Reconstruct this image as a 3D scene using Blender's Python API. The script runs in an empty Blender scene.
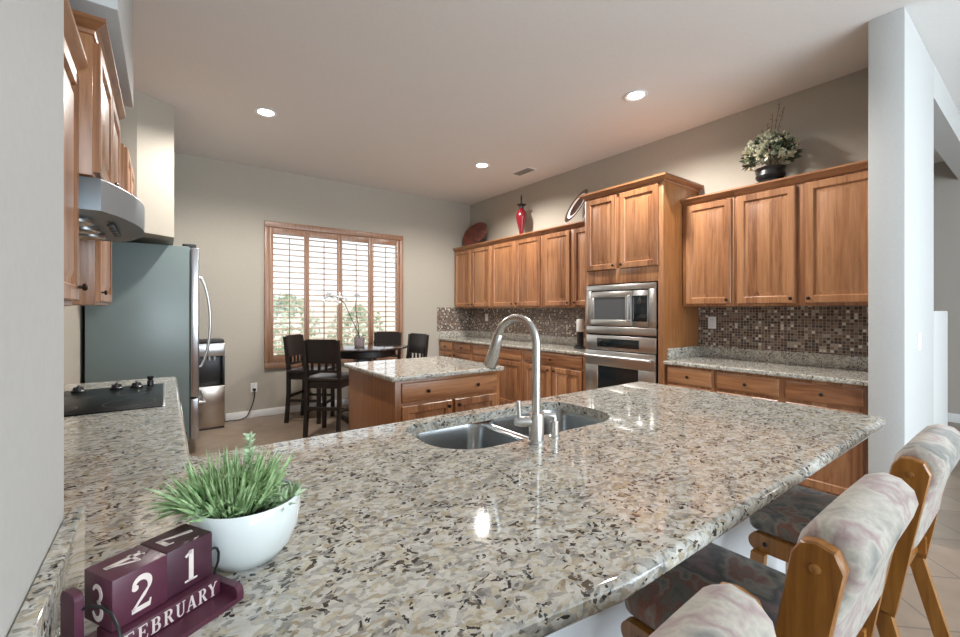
import bpy, bmesh, math, random
from mathutils import Vector, Matrix, Euler
R = math.radians
PI = math.pi
random.seed(7)
SC = bpy.context.scene
COL = SC.collection

# ------------------------------------------------------------------ camera, world, lights, exposure
cam_d = bpy.data.cameras.new('camera')
cam = bpy.data.objects.new('camera', cam_d)
COL.objects.link(cam)
cam.location = (0, 0, 1.37)
cam.rotation_euler = (R(90), 0, R(-36.41))
cam_d.sensor_width = 36
cam_d.lens = 16.0
cam_d.shift_y = -0.0086
cam_d.clip_start = 0.02
SC.camera = cam

vs = SC.view_settings
vs.view_transform = 'Standard'
vs.look = 'None'
vs.gamma = 1
vs.use_curve_mapping = False
vs.exposure = 1.2

world = bpy.data.worlds.new('daylight_sky')
SC.world = world
world.use_nodes = True
_bg = world.node_tree.nodes['Background']
_bg.inputs['Color'].default_value = (0.86, 0.94, 1.0, 1)
_bg.inputs['Strength'].default_value = 0.66


def area(name, loc, rot, sx, sy, watts, col):
    d = bpy.data.lights.new(name, 'AREA')
    d.shape = 'RECTANGLE'
    d.size = sx
    d.size_y = sy
    d.energy = watts
    d.color = col
    o = bpy.data.objects.new(name, d)
    COL.objects.link(o)
    o.location = loc
    o.rotation_euler = rot
    return o


# unseen daylight fill added behind the camera and in the hall on the right
area('rear_daylight_fill', (2.4, -3.9, 1.35), (R(102), 0, 0), 4.6, 2.3, 122, (0.76, 0.89, 1.0))
area('upper_rear_fill', (2.4, -3.9, 2.85), (R(80), 0, 0), 4.6, 0.5, 20, (0.80, 0.91, 1.0))
area('hall_fill', (7.3, -3.0, 1.6), (R(90), 0, R(0)), 1.4, 1.6, 14, (1.0, 0.97, 0.93))
CAN_W = 92
sun_d = bpy.data.lights.new('garden_sun', 'SUN')
sun_d.energy = 1.6
sun_d.angle = R(1.0)
sun_d.color = (1.0, 0.97, 0.92)
sun = bpy.data.objects.new('garden_sun', sun_d)
COL.objects.link(sun)
sun.rotation_euler = Vector((0.55, -0.45, 0.75)).to_track_quat('Z', 'Y').to_euler()
sun.location = (6, -6, 9)
CAN_COL = (1.0, 0.96, 0.915)


# ------------------------------------------------------------------ material helpers
def new_mat(name):
    m = bpy.data.materials.new(name)
    m.use_nodes = True
    nt = m.node_tree
    return m, nt, nt.nodes['Principled BSDF']


def N(nt, t, **kw):
    n = nt.nodes.new(t)
    for k, v in kw.items():
        setattr(n, k, v)
    return n


def L(nt, a, b):
    nt.links.new(a, b)


def ramp(nt, stops, interp='LINEAR'):
    n = nt.nodes.new('ShaderNodeValToRGB')
    cr = n.color_ramp
    cr.interpolation = interp
    while len(cr.elements) < len(stops):
        cr.elements.new(0.5)
    for e, (p, c) in zip(cr.elements, stops):
        e.position = p
        e.color = (c[0], c[1], c[2], 1)
    return n


def simple(name, col, rough=0.5, metal=0.0, noise=0.04, scale=30, bump=0.0, coat=0.0, spec=0.5):
    m, nt, b = new_mat(name)
    b.inputs['Roughness'].default_value = rough
    b.inputs['Metallic'].default_value = metal
    b.inputs['Coat Weight'].default_value = coat
    b.inputs['Specular IOR Level'].default_value = spec
    tc = N(nt, 'ShaderNodeTexCoord')
    nz = N(nt, 'ShaderNodeTexNoise')
    nz.inputs['Scale'].default_value = scale
    nz.inputs['Detail'].default_value = 3
    L(nt, tc.outputs['Object'], nz.inputs['Vector'])
    lo = [max(0, c * (1 - noise)) for c in col]
    hi = [min(1, c * (1 + noise)) for c in col]
    r = ramp(nt, [(0.3, lo), (0.7, hi)])
    L(nt, nz.outputs['Fac'], r.inputs['Fac'])
    L(nt, r.outputs['Color'], b.inputs['Base Color'])
    if bump:
        bp = N(nt, 'ShaderNodeBump')
        bp.inputs['Strength'].default_value = bump
        bp.inputs['Distance'].default_value = 0.002
        L(nt, nz.outputs['Fac'], bp.inputs['Height'])
        L(nt, bp.outputs['Normal'], b.inputs['Normal'])
    return m


def math_n(nt, op, a, b=None):
    n = N(nt, 'ShaderNodeMath', operation=op)
    for i, v in enumerate((a, b)):
        if v is None:
            continue
        if isinstance(v, (int, float)):
            n.inputs[i].default_value = v
        else:
            L(nt, v, n.inputs[i])
    return n.outputs[0]


def wood(name, cols, horiz=False, rough=0.38, plank=0.085, plank_amt=0.35, coat=0.25):
    """stained wood: stretched grain, glued-up strips of slightly different tone"""
    m, nt, b = new_mat(name)
    tc = N(nt, 'ShaderNodeTexCoord')
    oi = N(nt, 'ShaderNodeObjectInfo')
    off = N(nt, 'ShaderNodeVectorMath', operation='SCALE')
    comb = N(nt, 'ShaderNodeCombineXYZ')
    for i in range(3):
        L(nt, oi.outputs['Random'], comb.inputs[i])
    L(nt, comb.outputs[0], off.inputs[0])
    off.inputs['Scale'].default_value = 13.0
    add = N(nt, 'ShaderNodeVectorMath', operation='ADD')
    L(nt, tc.outputs['Object'], add.inputs[0])
    L(nt, off.outputs[0], add.inputs[1])
    sep = N(nt, 'ShaderNodeSeparateXYZ')
    L(nt, add.outputs[0], sep.inputs[0])
    across = sep.outputs['Z'] if horiz else math_n(nt, 'ADD', sep.outputs['X'], sep.outputs['Y'])
    cell = math_n(nt, 'FLOOR', math_n(nt, 'DIVIDE', across, plank))
    wn = N(nt, 'ShaderNodeTexWhiteNoise', noise_dimensions='1D')
    L(nt, cell, wn.inputs['W'])
    mp = N(nt, 'ShaderNodeMapping')
    mp.inputs['Scale'].default_value = (1.6, 1.6, 24) if horiz else (24, 24, 1.6)
    L(nt, add.outputs[0], mp.inputs['Vector'])
    shift = N(nt, 'ShaderNodeVectorMath', operation='ADD')
    c2 = N(nt, 'ShaderNodeCombineXYZ')
    w10 = math_n(nt, 'MULTIPLY', wn.outputs['Value'], 9.0)
    L(nt, w10, c2.inputs[0])
    L(nt, w10, c2.inputs[2])
    L(nt, mp.outputs[0], shift.inputs[0])
    L(nt, c2.outputs[0], shift.inputs[1])
    nz = N(nt, 'ShaderNodeTexNoise')
    nz.inputs['Scale'].default_value = 1.6
    nz.inputs['Detail'].default_value = 5
    nz.inputs['Roughness'].default_value = 0.62
    nz.inputs['Distortion'].default_value = 0.6
    L(nt, shift.outputs[0], nz.inputs['Vector'])
    mix = math_n(nt, 'ADD', math_n(nt, 'MULTIPLY', nz.outputs['Fac'], 1.0),
                 math_n(nt, 'MULTIPLY', math_n(nt, 'SUBTRACT', wn.outputs['Value'], 0.5), plank_amt))
    r = ramp(nt, [(0.22, cols[0]), (0.5, cols[1]), (0.78, cols[2])])
    L(nt, mix, r.inputs['Fac'])
    L(nt, r.outputs['Color'], b.inputs['Base Color'])
    b.inputs['Roughness'].default_value = rough
    b.inputs['Coat Weight'].default_value = coat
    b.inputs['Coat Roughness'].default_value = 0.25
    return m


def granite(name):
    m, nt, b = new_mat(name)
    tc = N(nt, 'ShaderNodeTexCoord')
    mp = N(nt, 'ShaderNodeMapping')
    mp.inputs['Rotation'].default_value = (0.0, 0.0, R(25))
    mp.inputs['Scale'].default_value = (0.75, 1.0, 1.0)
    L(nt, tc.outputs['Object'], mp.inputs['Vector'])
    dn = N(nt, 'ShaderNodeTexNoise')
    dn.inputs['Scale'].default_value = 28
    dn.inputs['Detail'].default_value = 4
    L(nt, mp.outputs[0], dn.inputs['Vector'])
    sc = N(nt, 'ShaderNodeVectorMath', operation='SCALE')
    L(nt, dn.outputs['Color'], sc.inputs[0])
    sc.inputs['Scale'].default_value = 0.045
    ad = N(nt, 'ShaderNodeVectorMath', operation='ADD')
    L(nt, mp.outputs[0], ad.inputs[0])
    L(nt, sc.outputs[0], ad.inputs[1])
    # cloudy ground
    gn = N(nt, 'ShaderNodeTexNoise')
    gn.inputs['Scale'].default_value = 34
    gn.inputs['Detail'].default_value = 6
    gn.inputs['Roughness'].default_value = 0.65
    L(nt, ad.outputs[0], gn.inputs['Vector'])
    r0 = ramp(nt, [(0.33, (0.11, 0.10, 0.085)), (0.43, (0.30, 0.275, 0.23)), (0.50, (0.46, 0.43, 0.36)), (0.60, (0.60, 0.58, 0.53)), (0.70, (0.30, 0.30, 0.29))])
    L(nt, gn.outputs['Fac'], r0.inputs['Fac'])
    # crystals of different tone
    v1 = N(nt, 'ShaderNodeTexVoronoi')
    v1.inputs['Scale'].default_value = 105
    L(nt, ad.outputs[0], v1.inputs['Vector'])
    sp = N(nt, 'ShaderNodeSeparateColor')
    L(nt, v1.outputs['Color'], sp.inputs[0])
    r1 = ramp(nt, [(0.0, (0.58, 0.57, 0.53)), (0.28, (0.50, 0.44, 0.32)), (0.46, (0.32, 0.32, 0.31)),
                   (0.62, (0.64, 0.63, 0.59)), (0.76, (0.33, 0.26, 0.15)), (0.86, (0.20, 0.20, 0.19))], 'CONSTANT')
    L(nt, sp.outputs[0], r1.inputs['Fac'])
    m1 = N(nt, 'ShaderNodeMix', data_type='RGBA')
    m1.inputs[0].default_value = 0.55
    L(nt, r0.outputs['Color'], m1.inputs[6])
    L(nt, r1.outputs['Color'], m1.inputs[7])
    # dark mica specks, in loose clusters
    big = N(nt, 'ShaderNodeTexNoise')
    big.inputs['Scale'].default_value = 16
    big.inputs['Detail'].default_value = 4
    L(nt, ad.outputs[0], big.inputs['Vector'])
    v2 = N(nt, 'ShaderNodeTexVoronoi')
    v2.inputs['Scale'].default_value = 150
    L(nt, ad.outputs[0], v2.inputs['Vector'])
    sp2 = N(nt, 'ShaderNodeSeparateColor')
    L(nt, v2.outputs['Color'], sp2.inputs[0])
    spk = math_n(nt, 'GREATER_THAN', math_n(nt, 'ADD', sp2.outputs[1], math_n(nt, 'MULTIPLY', math_n(nt, 'SUBTRACT', big.outputs['Fac'], 0.5), 1.1)), 0.90)
    r3 = ramp(nt, [(0.0, (0.035, 0.033, 0.031)), (0.55, (0.10, 0.08, 0.058)), (0.8, (0.16, 0.15, 0.135))], 'CONSTANT')
    L(nt, sp2.outputs[2], r3.inputs['Fac'])
    mx = N(nt, 'ShaderNodeMix', data_type='RGBA')
    L(nt, spk, mx.inputs[0])
    L(nt, m1.outputs[2], mx.inputs[6])
    L(nt, r3.outputs['Color'], mx.inputs[7])
    L(nt, mx.outputs[2], b.inputs['Base Color'])
    b.inputs['Roughness'].default_value = 0.045
    b.inputs['Specular IOR Level'].default_value = 0.65
    return m


def mosaic(name):
    m, nt, b = new_mat(name)
    tc = N(nt, 'ShaderNodeTexCoord')
    sep = N(nt, 'ShaderNodeSeparateXYZ')
    L(nt, tc.outputs['Object'], sep.inputs[0])
    s = 0.0245
    u = math_n(nt, 'DIVIDE', math_n(nt, 'ADD', sep.outputs['X'], sep.outputs['Y']), s)
    v = math_n(nt, 'DIVIDE', sep.outputs['Z'], s)
    cu, cv = math_n(nt, 'FLOOR', u), math_n(nt, 'FLOOR', v)
    cc = N(nt, 'ShaderNodeCombineXYZ')
    L(nt, cu, cc.inputs[0])
    L(nt, cv, cc.inputs[1])
    wn = N(nt, 'ShaderNodeTexWhiteNoise', noise_dimensions='2D')
    L(nt, cc.outputs[0], wn.inputs['Vector'])
    r = ramp(nt, [(0.0, (0.07, 0.042, 0.032)), (0.26, (0.14, 0.085, 0.06)), (0.46, (0.21, 0.145, 0.11)),
                  (0.62, (0.24, 0.18, 0.14)), (0.76, (0.08, 0.07, 0.075)), (0.86, (0.42, 0.36, 0.29)),
                  (0.94, (0.68, 0.64, 0.56))], 'CONSTANT')
    L(nt, wn.outputs['Value'], r.inputs['Fac'])
    fu, fv = math_n(nt, 'FRACT', u), math_n(nt, 'FRACT', v)
    g = 0.10
    ing = math_n(nt, 'MULTIPLY',
                 math_n(nt, 'MULTIPLY', math_n(nt, 'GREATER_THAN', fu, g), math_n(nt, 'LESS_THAN', fu, 1 - g / 2)),
                 math_n(nt, 'MULTIPLY', math_n(nt, 'GREATER_THAN', fv, g), math_n(nt, 'LESS_THAN', fv, 1 - g / 2)))
    mx = N(nt, 'ShaderNodeMix', data_type='RGBA')
    L(nt, ing, mx.inputs[0])
    mx.inputs[6].default_value = (0.30, 0.26, 0.22, 1)
    L(nt, r.outputs['Color'], mx.inputs[7])
    L(nt, mx.outputs[2], b.inputs['Base Color'])
    L(nt, math_n(nt, 'SUBTRACT', 0.7, math_n(nt, 'MULTIPLY', ing, 0.52)), b.inputs['Roughness'])
    bp = N(nt, 'ShaderNodeBump')
    bp.inputs['Strength'].default_value = 0.5
    bp.inputs['Distance'].default_value = 0.002
    L(nt, ing, bp.inputs['Height'])
    L(nt, bp.outputs['Normal'], b.inputs['Normal'])
    return m


def tiles(name):
    m, nt, b = new_mat(name)
    tc = N(nt, 'ShaderNodeTexCoord')
    mp = N(nt, 'ShaderNodeMapping')
    mp.inputs['Rotation'].default_value = (0, 0, R(45))
    L(nt, tc.outputs['Object'], mp.inputs['Vector'])
    br = N(nt, 'ShaderNodeTexBrick')
    br.offset = 0.0
    br.inputs['Scale'].default_value = 1.0
    br.inputs['Brick Width'].default_value = 0.42
    br.inputs['Row Height'].default_value = 0.42
    br.inputs['Mortar Size'].default_value = 0.005
    br.inputs['Color1'].default_value = (0.30, 0.225, 0.165, 1)
    br.inputs['Color2'].default_value = (0.265, 0.195, 0.142, 1)
    br.inputs['Mortar'].default_value = (0.16, 0.125, 0.10, 1)
    L(nt, mp.outputs[0], br.inputs['Vector'])
    nz = N(nt, 'ShaderNodeTexNoise')
    nz.inputs['Scale'].default_value = 7
    nz.inputs['Detail'].default_value = 5
    L(nt, tc.outputs['Object'], nz.inputs['Vector'])
    r = ramp(nt, [(0.3, (0.80, 0.80, 0.80)), (0.7, (1.0, 1.0, 1.0))])
    L(nt, nz.outputs['Fac'], r.inputs['Fac'])
    mul = N(nt, 'ShaderNodeMix', data_type='RGBA', blend_type='MULTIPLY')
    mul.inputs[0].default_value = 1
    L(nt, br.outputs['Color'], mul.inputs[6])
    L(nt, r.outputs['Color'], mul.inputs[7])
    L(nt, mul.outputs[2], b.inputs['Base Color'])
    b.inputs['Roughness'].default_value = 0.35
    return m


def fabric(name, seed, stops, scale=7.0):
    """woven upholstery with soft painterly patches"""
    m, nt, b = new_mat(name)
    tc = N(nt, 'ShaderNodeTexCoord')
    oi = N(nt, 'ShaderNodeObjectInfo')
    ad = N(nt, 'ShaderNodeVectorMath', operation='ADD')
    sc = N(nt, 'ShaderNodeVectorMath', operation='SCALE')
    cb = N(nt, 'ShaderNodeCombineXYZ')
    for i in range(3):
        L(nt, oi.outputs['Random'], cb.inputs[i])
    L(nt, cb.outputs[0], sc.inputs[0])
    sc.inputs['Scale'].default_value = 7.0 + seed
    L(nt, tc.outputs['Object'], ad.inputs[0])
    L(nt, sc.outputs[0], ad.inputs[1])
    nz = N(nt, 'ShaderNodeTexNoise')
    nz.inputs['Scale'].default_value = scale
    nz.inputs['Detail'].default_value = 3.5
    nz.inputs['Roughness'].default_value = 0.6
    nz.inputs['Distortion'].default_value = 0.3
    L(nt, ad.outputs[0], nz.inputs['Vector'])
    r = ramp(nt, stops)
    L(nt, nz.outputs['Fac'], r.inputs['Fac'])
    fz = N(nt, 'ShaderNodeTexNoise')
    fz.inputs['Scale'].default_value = 140
    L(nt, ad.outputs[0], fz.inputs['Vector'])
    r2 = ramp(nt, [(0.3, (0.82, 0.82, 0.82)), (0.7, (1, 1, 1))])
    L(nt, fz.outputs['Fac'], r2.inputs['Fac'])
    mul = N(nt, 'ShaderNodeMix', data_type='RGBA', blend_type='MULTIPLY')
    mul.inputs[0].default_value = 1
    L(nt, r.outputs['Color'], mul.inputs[6])
    L(nt, r2.outputs['Color'], mul.inputs[7])
    L(nt, mul.outputs[2], b.inputs['Base Color'])
    b.inputs['Roughness'].default_value = 0.85
    b.inputs['Sheen Weight'].default_value = 0.3
    bp = N(nt, 'ShaderNodeBump')
    bp.inputs['Strength'].default_value = 0.25
    bp.inputs['Distance'].default_value = 0.001
    L(nt, fz.outputs['Fac'], bp.inputs['Height'])
    L(nt, bp.outputs['Normal'], b.inputs['Normal'])
    return m


def emit(name, col, strength):
    m, nt, b = new_mat(name)
    b.inputs['Base Color'].default_value = (*col, 1)
    b.inputs['Emission Color'].default_value = (*col, 1)
    b.inputs['Emission Strength'].default_value = strength
    return m


def brushed(name, col, rough=0.28, stretch=(1, 1, 60)):
    m, nt, b = new_mat(name)
    b.inputs['Metallic'].default_value = 1.0
    tc = N(nt, 'ShaderNodeTexCoord')
    mp = N(nt, 'ShaderNodeMapping')
    mp.inputs['Scale'].default_value = stretch
    L(nt, tc.outputs['Object'], mp.inputs['Vector'])
    nz = N(nt, 'ShaderNodeTexNoise')
    nz.inputs['Scale'].default_value = 8
    nz.inputs['Detail'].default_value = 3
    L(nt, mp.outputs[0], nz.inputs['Vector'])
    r = ramp(nt, [(0.3, [c * 0.97 for c in col]), (0.7, col)])
    L(nt, nz.outputs['Fac'], r.inputs['Fac'])
    L(nt, r.outputs['Color'], b.inputs['Base Color'])
    L(nt, math_n(nt, 'ADD', math_n(nt, 'MULTIPLY', nz.outputs['Fac'], 0.06), rough - 0.03), b.inputs['Roughness'])
    return m


def glass(name, tint=(1, 1, 1)):
    m, nt, b = new_mat(name)
    b.inputs['Base Color'].default_value = (*tint, 1)
    b.inputs['Transmission Weight'].default_value = 1.0
    b.inputs['Roughness'].default_value = 0.0
    b.inputs['IOR'].default_value = 1.45
    return m


def thin_glass(name):
    m, nt, b = new_mat(name)
    nt.nodes.remove(b)
    out = nt.nodes['Material Output']
    tr = N(nt, 'ShaderNodeBsdfTransparent')
    gl = N(nt, 'ShaderNodeBsdfGlossy')
    gl.inputs['Roughness'].default_value = 0.02
    fr = N(nt, 'ShaderNodeFresnel')
    fr.inputs['IOR'].default_value = 1.25
    mx = N(nt, 'ShaderNodeMixShader')
    L(nt, fr.outputs[0], mx.inputs[0])
    L(nt, tr.outputs[0], mx.inputs[1])
    L(nt, gl.outputs[0], mx.inputs[2])
    L(nt, mx.outputs[0], out.inputs['Surface'])
    return m


ALDER = ((0.165, 0.062, 0.024), (0.335, 0.148, 0.063), (0.445, 0.222, 0.105))
WOODV = wood('alder_wood_upright', ALDER)
WOODH = wood('alder_wood_level', ALDER, horiz=True)
WOODS = wood('alder_side_panel', ((0.21, 0.078, 0.022), (0.33, 0.135, 0.043), (0.42, 0.19, 0.07)), plank=0.4, plank_amt=0.1)
SHUT = wood('shutter_wood', ((0.20, 0.105, 0.06), (0.30, 0.165, 0.10), (0.38, 0.22, 0.14)), plank=0.5, plank_amt=0.1, coat=0.1)
LOUV = wood('glare_louvre_wood', ((0.46, 0.34, 0.25), (0.56, 0.43, 0.33), (0.62, 0.5, 0.40)), horiz=True, plank=0.5, plank_amt=0.1, coat=0.2)  # shutter wood with window glare put into its paler tones
OAK = wood('honey_oak', ((0.13, 0.045, 0.008), (0.29, 0.115, 0.02), (0.40, 0.18, 0.042)), plank=0.5, plank_amt=0.1, rough=0.3)
ESPRESSO = wood('espresso_wood', ((0.006, 0.004, 0.004), (0.011, 0.008, 0.007), (0.018, 0.012, 0.010)), rough=0.42, coat=0.1, plank=0.5, plank_amt=0.1)
GRANITE = granite('speckled_granite')
MOSAIC = mosaic('glass_mosaic')
TILE = tiles('beige_floor_tile')
WALL = simple('wall_paint', (0.41, 0.375, 0.315), 0.85, noise=0.02, scale=60, bump=0.15)
STUB = simple('daylit_wall_paint', (0.54, 0.545, 0.535), 0.8, noise=0.02, scale=60, bump=0.2)  # same wall paint, daylight put into the paler, cooler colour
CEIL = simple('ceiling_paint', (0.74, 0.72, 0.70), 0.9, noise=0.02, scale=70, bump=0.2)
WHITE = simple('white_paint', (0.78, 0.78, 0.77), 0.45, noise=0.02)
KNEE = simple('white_panel', (0.60, 0.62, 0.64), 0.5, noise=0.02)
STEEL = brushed('brushed_steel', (0.64, 0.64, 0.63), 0.30, (1, 1, 60))
STEELD = brushed('fridge_steel', (0.56, 0.58, 0.60), 0.25, (60, 60, 1))
SINKM = brushed('sink_steel', (0.44, 0.46, 0.47), 0.22, (40, 1, 1))
NICKEL = brushed('satin_nickel', (0.62, 0.61, 0.59), 0.26, (1, 1, 1))
FRIDGE = simple('grey_green_side', (0.155, 0.20, 0.20), 0.32, noise=0.03, scale=5, spec=0.55)
HOODM = brushed('hood_steel', (0.30, 0.335, 0.36), 0.5, (1, 1, 50))
BLACKG = simple('black_glass', (0.012, 0.016, 0.018), 0.06, noise=0.02, spec=0.6)
GREYG = simple('grey_oven_glass', (0.10, 0.105, 0.11), 0.12, noise=0.02, spec=0.6)
BLACK = simple('black_plastic', (0.014, 0.014, 0.015), 0.35, noise=0.1)
BRONZE = simple('dark_bronze', (0.035, 0.024, 0.018), 0.35, metal=0.7, noise=0.1)
MAROON = simple('maroon_paint', (0.090, 0.022, 0.042), 0.38, noise=0.12, scale=40)
MAROOND = simple('dark_plum_paint', (0.060, 0.018, 0.032), 0.38, noise=0.12, scale=40)
CREAM = simple('cream_lettering', (0.72, 0.62, 0.58), 0.55, noise=0.05)
CERAMIC = simple('white_ceramic', (0.74, 0.79, 0.78), 0.12, noise=0.015, coat=0.6)
SOIL = simple('potting_soil', (0.025, 0.02, 0.015), 0.95, noise=0.4, scale=90, bump=0.8)
REDG = simple('red_glaze', (0.15, 0.007, 0.012), 0.18, noise=0.1, coat=0.5)
RUST = simple('red_brown_glaze', (0.16, 0.036, 0.022), 0.25, noise=0.4, scale=14, coat=0.4)
PLUM = simple('dark_plate_glaze', (0.04, 0.016, 0.016), 0.2, noise=0.35, scale=16, coat=0.4)
SEATF = fabric('shaded_upholstery', 1.0, [(0.30, (0.035, 0.038, 0.035)), (0.39, (0.17, 0.15, 0.115)), (0.44, (0.25, 0.085, 0.05)),
                                             (0.48, (0.30, 0.26, 0.20)), (0.54, (0.06, 0.06, 0.055)), (0.61, (0.26, 0.16, 0.15)), (0.70, (0.20, 0.18, 0.12))], 5.0)  # stool fabric with the shade on the seats put into darker stops
BACKF = fabric('lit_upholstery', 2.0, [(0.30, (0.10, 0.10, 0.09)), (0.39, (0.30, 0.275, 0.23)), (0.46, (0.44, 0.40, 0.335)),
                                         (0.52, (0.30, 0.205, 0.195)), (0.57, (0.43, 0.39, 0.33)), (0.64, (0.17, 0.17, 0.155)), (0.72, (0.40, 0.33, 0.30))], 5.5)  # same fabric for the backs, light on them put into paler stops


def leaf_mat(name, a, b_, rough=0.5):
    m, nt, b = new_mat(name)
    tc = N(nt, 'ShaderNodeTexCoord')
    nz = N(nt, 'ShaderNodeTexNoise')
    nz.inputs['Scale'].default_value = 60
    L(nt, tc.outputs['Object'], nz.inputs['Vector'])
    r = ramp(nt, [(0.35, a), (0.65, b_)])
    L(nt, nz.outputs['Fac'], r.inputs['Fac'])
    L(nt, r.outputs['Color'], b.inputs['Base Color'])
    b.inputs['Roughness'].default_value = rough
    b.inputs['Subsurface Weight'].default_value = 0.0
    return m


LEAF = leaf_mat('fresh_green_leaf', (0.14, 0.27, 0.09), (0.48, 0.64, 0.34))
LEAF2 = leaf_mat('sage_green_leaf', (0.24, 0.36, 0.18), (0.55, 0.66, 0.45))
DRYFL = leaf_mat('cream_petals', (0.46, 0.44, 0.30), (0.74, 0.72, 0.56))
DARKLEAF = leaf_mat('dark_leaf', (0.03, 0.05, 0.03), (0.07, 0.09, 0.05))
TWIG = simple('twig', (0.14, 0.11, 0.07), 0.8, noise=0.2)
PETAL = leaf_mat('white_petals', (0.62, 0.62, 0.60), (0.85, 0.84, 0.82))
CLEAR = thin_glass('clear_window_glass')
BUSH = leaf_mat('garden_leaf', (0.34, 0.40, 0.27), (0.56, 0.62, 0.47), 0.7)
BLOCK = simple('pale_block_wall', (0.74, 0.70, 0.64), 0.9, noise=0.08, scale=6)
YARD = simple('pale_gravel', (0.74, 0.70, 0.63), 0.95, noise=0.15, scale=40)


# ------------------------------------------------------------------ mesh helpers
WORLD = {}


def wl(o):
    v = Vector((0, 0, 0))
    while o is not None:
        v += Vector(o.location)
        o = o.parent
    return v


class MB:
    """collects shapes given in the coordinates of the room (or of a thing standing at the origin)"""

    def __init__(self):
        self.bm = bmesh.new()

    def _merge(self, tmp, mat=None):
        if mat is not None:
            bmesh.ops.transform(tmp, matrix=mat, verts=tmp.verts)
        me = bpy.data.meshes.new('tmp')
        tmp.to_mesh(me)
        tmp.free()
        self.bm.from_mesh(me)
        bpy.data.meshes.remove(me)
        return self

    def box(self, x0, x1, y0, y1, z0, z1, bev=0.0, seg=2, mat=None):
        t = bmesh.new()
        bmesh.ops.create_cube(t, size=1)
        for v in t.verts:
            v.co = Vector(((x0 + x1) / 2 + v.co.x * (x1 - x0), (y0 + y1) / 2 + v.co.y * (y1 - y0), (z0 + z1) / 2 + v.co.z * (z1 - z0)))
        if bev:
            bmesh.ops.bevel(t, geom=list(t.edges), offset=bev, segments=seg, affect='EDGES', profile=0.5)
        return self._merge(t, mat)

    def cyl(self, p0, p1, r0, r1=None, n=16, caps=True):
        r1 = r0 if r1 is None else r1
        return self.tube([p0, p1], [r0, r1], n, caps)

    def tube(self, pts, r, n=12, caps=True, closed=False):
        pts = [Vector(p) for p in pts]
        if not isinstance(r, (list, tuple)):
            r = [r] * len(pts)
        bm = self.bm
        rings = []
        up = None
        for i, p in enumerate(pts):
            if closed:
                d = pts[(i + 1) % len(pts)] - pts[i - 1]
            else:
                a = pts[max(0, i - 1)]
                b = pts[min(len(pts) - 1, i + 1)]
                d = b - a
            d.normalize()
            if up is None:
                up = Vector((0, 0, 1)) if abs(d.z) < 0.9 else Vector((1, 0, 0))
            s = d.cross(up)
            if s.length < 1e-6:
                s = d.cross(Vector((0, 1, 0)))
            s.normalize()
            up = s.cross(d).normalized()
            rings.append([bm.verts.new(p + (s * math.cos(2 * PI * k / n) + up * math.sin(2 * PI * k / n)) * r[i]) for k in range(n)])
        m = len(rings)
        for i in range(m if closed else m - 1):
            A, B = rings[i], rings[(i + 1) % m]
            for k in range(n):
                bm.faces.new((A[k], A[(k + 1) % n], B[(k + 1) % n], B[k]))
        if caps and not closed:
            bm.faces.new(rings[0][::-1])
            bm.faces.new(rings[-1])
        return self

    def lathe(self, prof, c=(0, 0, 0), n=32, mat=None, sx=1.0, sy=1.0):
        t = bmesh.new()
        rings = []
        for (r, z) in prof:
            if r < 1e-6:
                rings.append([t.verts.new((0, 0, z))])
            else:
                rings.append([t.verts.new((r * sx * math.cos(2 * PI * k / n), r * sy * math.sin(2 * PI * k / n), z)) for k in range(n)])
        for A, B in zip(rings, rings[1:]):
            for k in range(n):
                q = [A[k % len(A)], A[(k + 1) % n % len(A)], B[(k + 1) % n % len(B)], B[k % len(B)]]
                f = []
                for v in q:
                    if v not in f:
                        f.append(v)
                if len(f) > 2:
                    try:
                        t.faces.new(f)
                    except ValueError:
                        pass
        M = Matrix.Translation(c) @ (mat if mat is not None else Matrix.Identity(4))
        return self._merge(t, M)

    def loft(self, loops, cap0=True, cap1=True, mat=None):
        t = bmesh.new()
        rs = [[t.verts.new(p) for p in lp] for lp in loops]
        n = len(rs[0])
        for A, B in zip(rs, rs[1:]):
            for k in range(n):
                t.faces.new((A[k], A[(k + 1) % n], B[(k + 1) % n], B[k]))
        if cap0:
            t.faces.new(rs[0][::-1])
        if cap1:
            t.faces.new(rs[-1])
        return self._merge(t, mat)

    def prism(self, poly, z0, z1, mat=None):
        return self.loft([[(x, y, z0) for x, y in poly], [(x, y, z1) for x, y in poly]], mat=mat)

    def poly(self, pts):
        self.bm.faces.new([self.bm.verts.new(p) for p in pts])
        return self

    def rect_loft(self, w, h, steps, mat):
        """nested rectangles (inset, height): doors and drawer fronts in a local u, v, n frame"""
        loops = []
        for ins, d in steps:
            loops.append([(ins, ins, d), (w - ins, ins, d), (w - ins, h - ins, d), (ins, h - ins, d)])
        return self.loft(loops, mat=mat)

    def build(self, name, mat, parent=None, angle=35, local=False):
        bmesh.ops.recalc_face_normals(self.bm, faces=self.bm.faces)
        me = bpy.data.meshes.new(name)
        if parent is not None and not local:
            bmesh.ops.translate(self.bm, vec=-wl(parent), verts=self.bm.verts)
        self.bm.to_mesh(me)
        self.bm.free()
        me.materials.append(mat)
        me.shade_smooth()
        me.set_sharp_from_angle(angle=R(angle))
        o = bpy.data.objects.new(name, me)
        COL.objects.link(o)
        if parent is not None:
            o.parent = parent
        return o


def tag(o, label=None, cat=None, group=None, kind=None):
    if label:
        o['label'] = label
    if cat:
        o['category'] = cat
    if group:
        o['group'] = group
    if kind:
        o['kind'] = kind
    return o


def thing(name, label, cat, loc=(0, 0, 0), rz=0.0, group=None):
    o = bpy.data.objects.new(name, None)
    COL.objects.link(o)
    o.empty_display_size = 0.1
    o.location = loc
    o.rotation_euler = (0, 0, rz)
    return tag(o, label, cat, group)


def kids(o):
    return [c for c in bpy.data.objects if c.parent == o]


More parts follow.
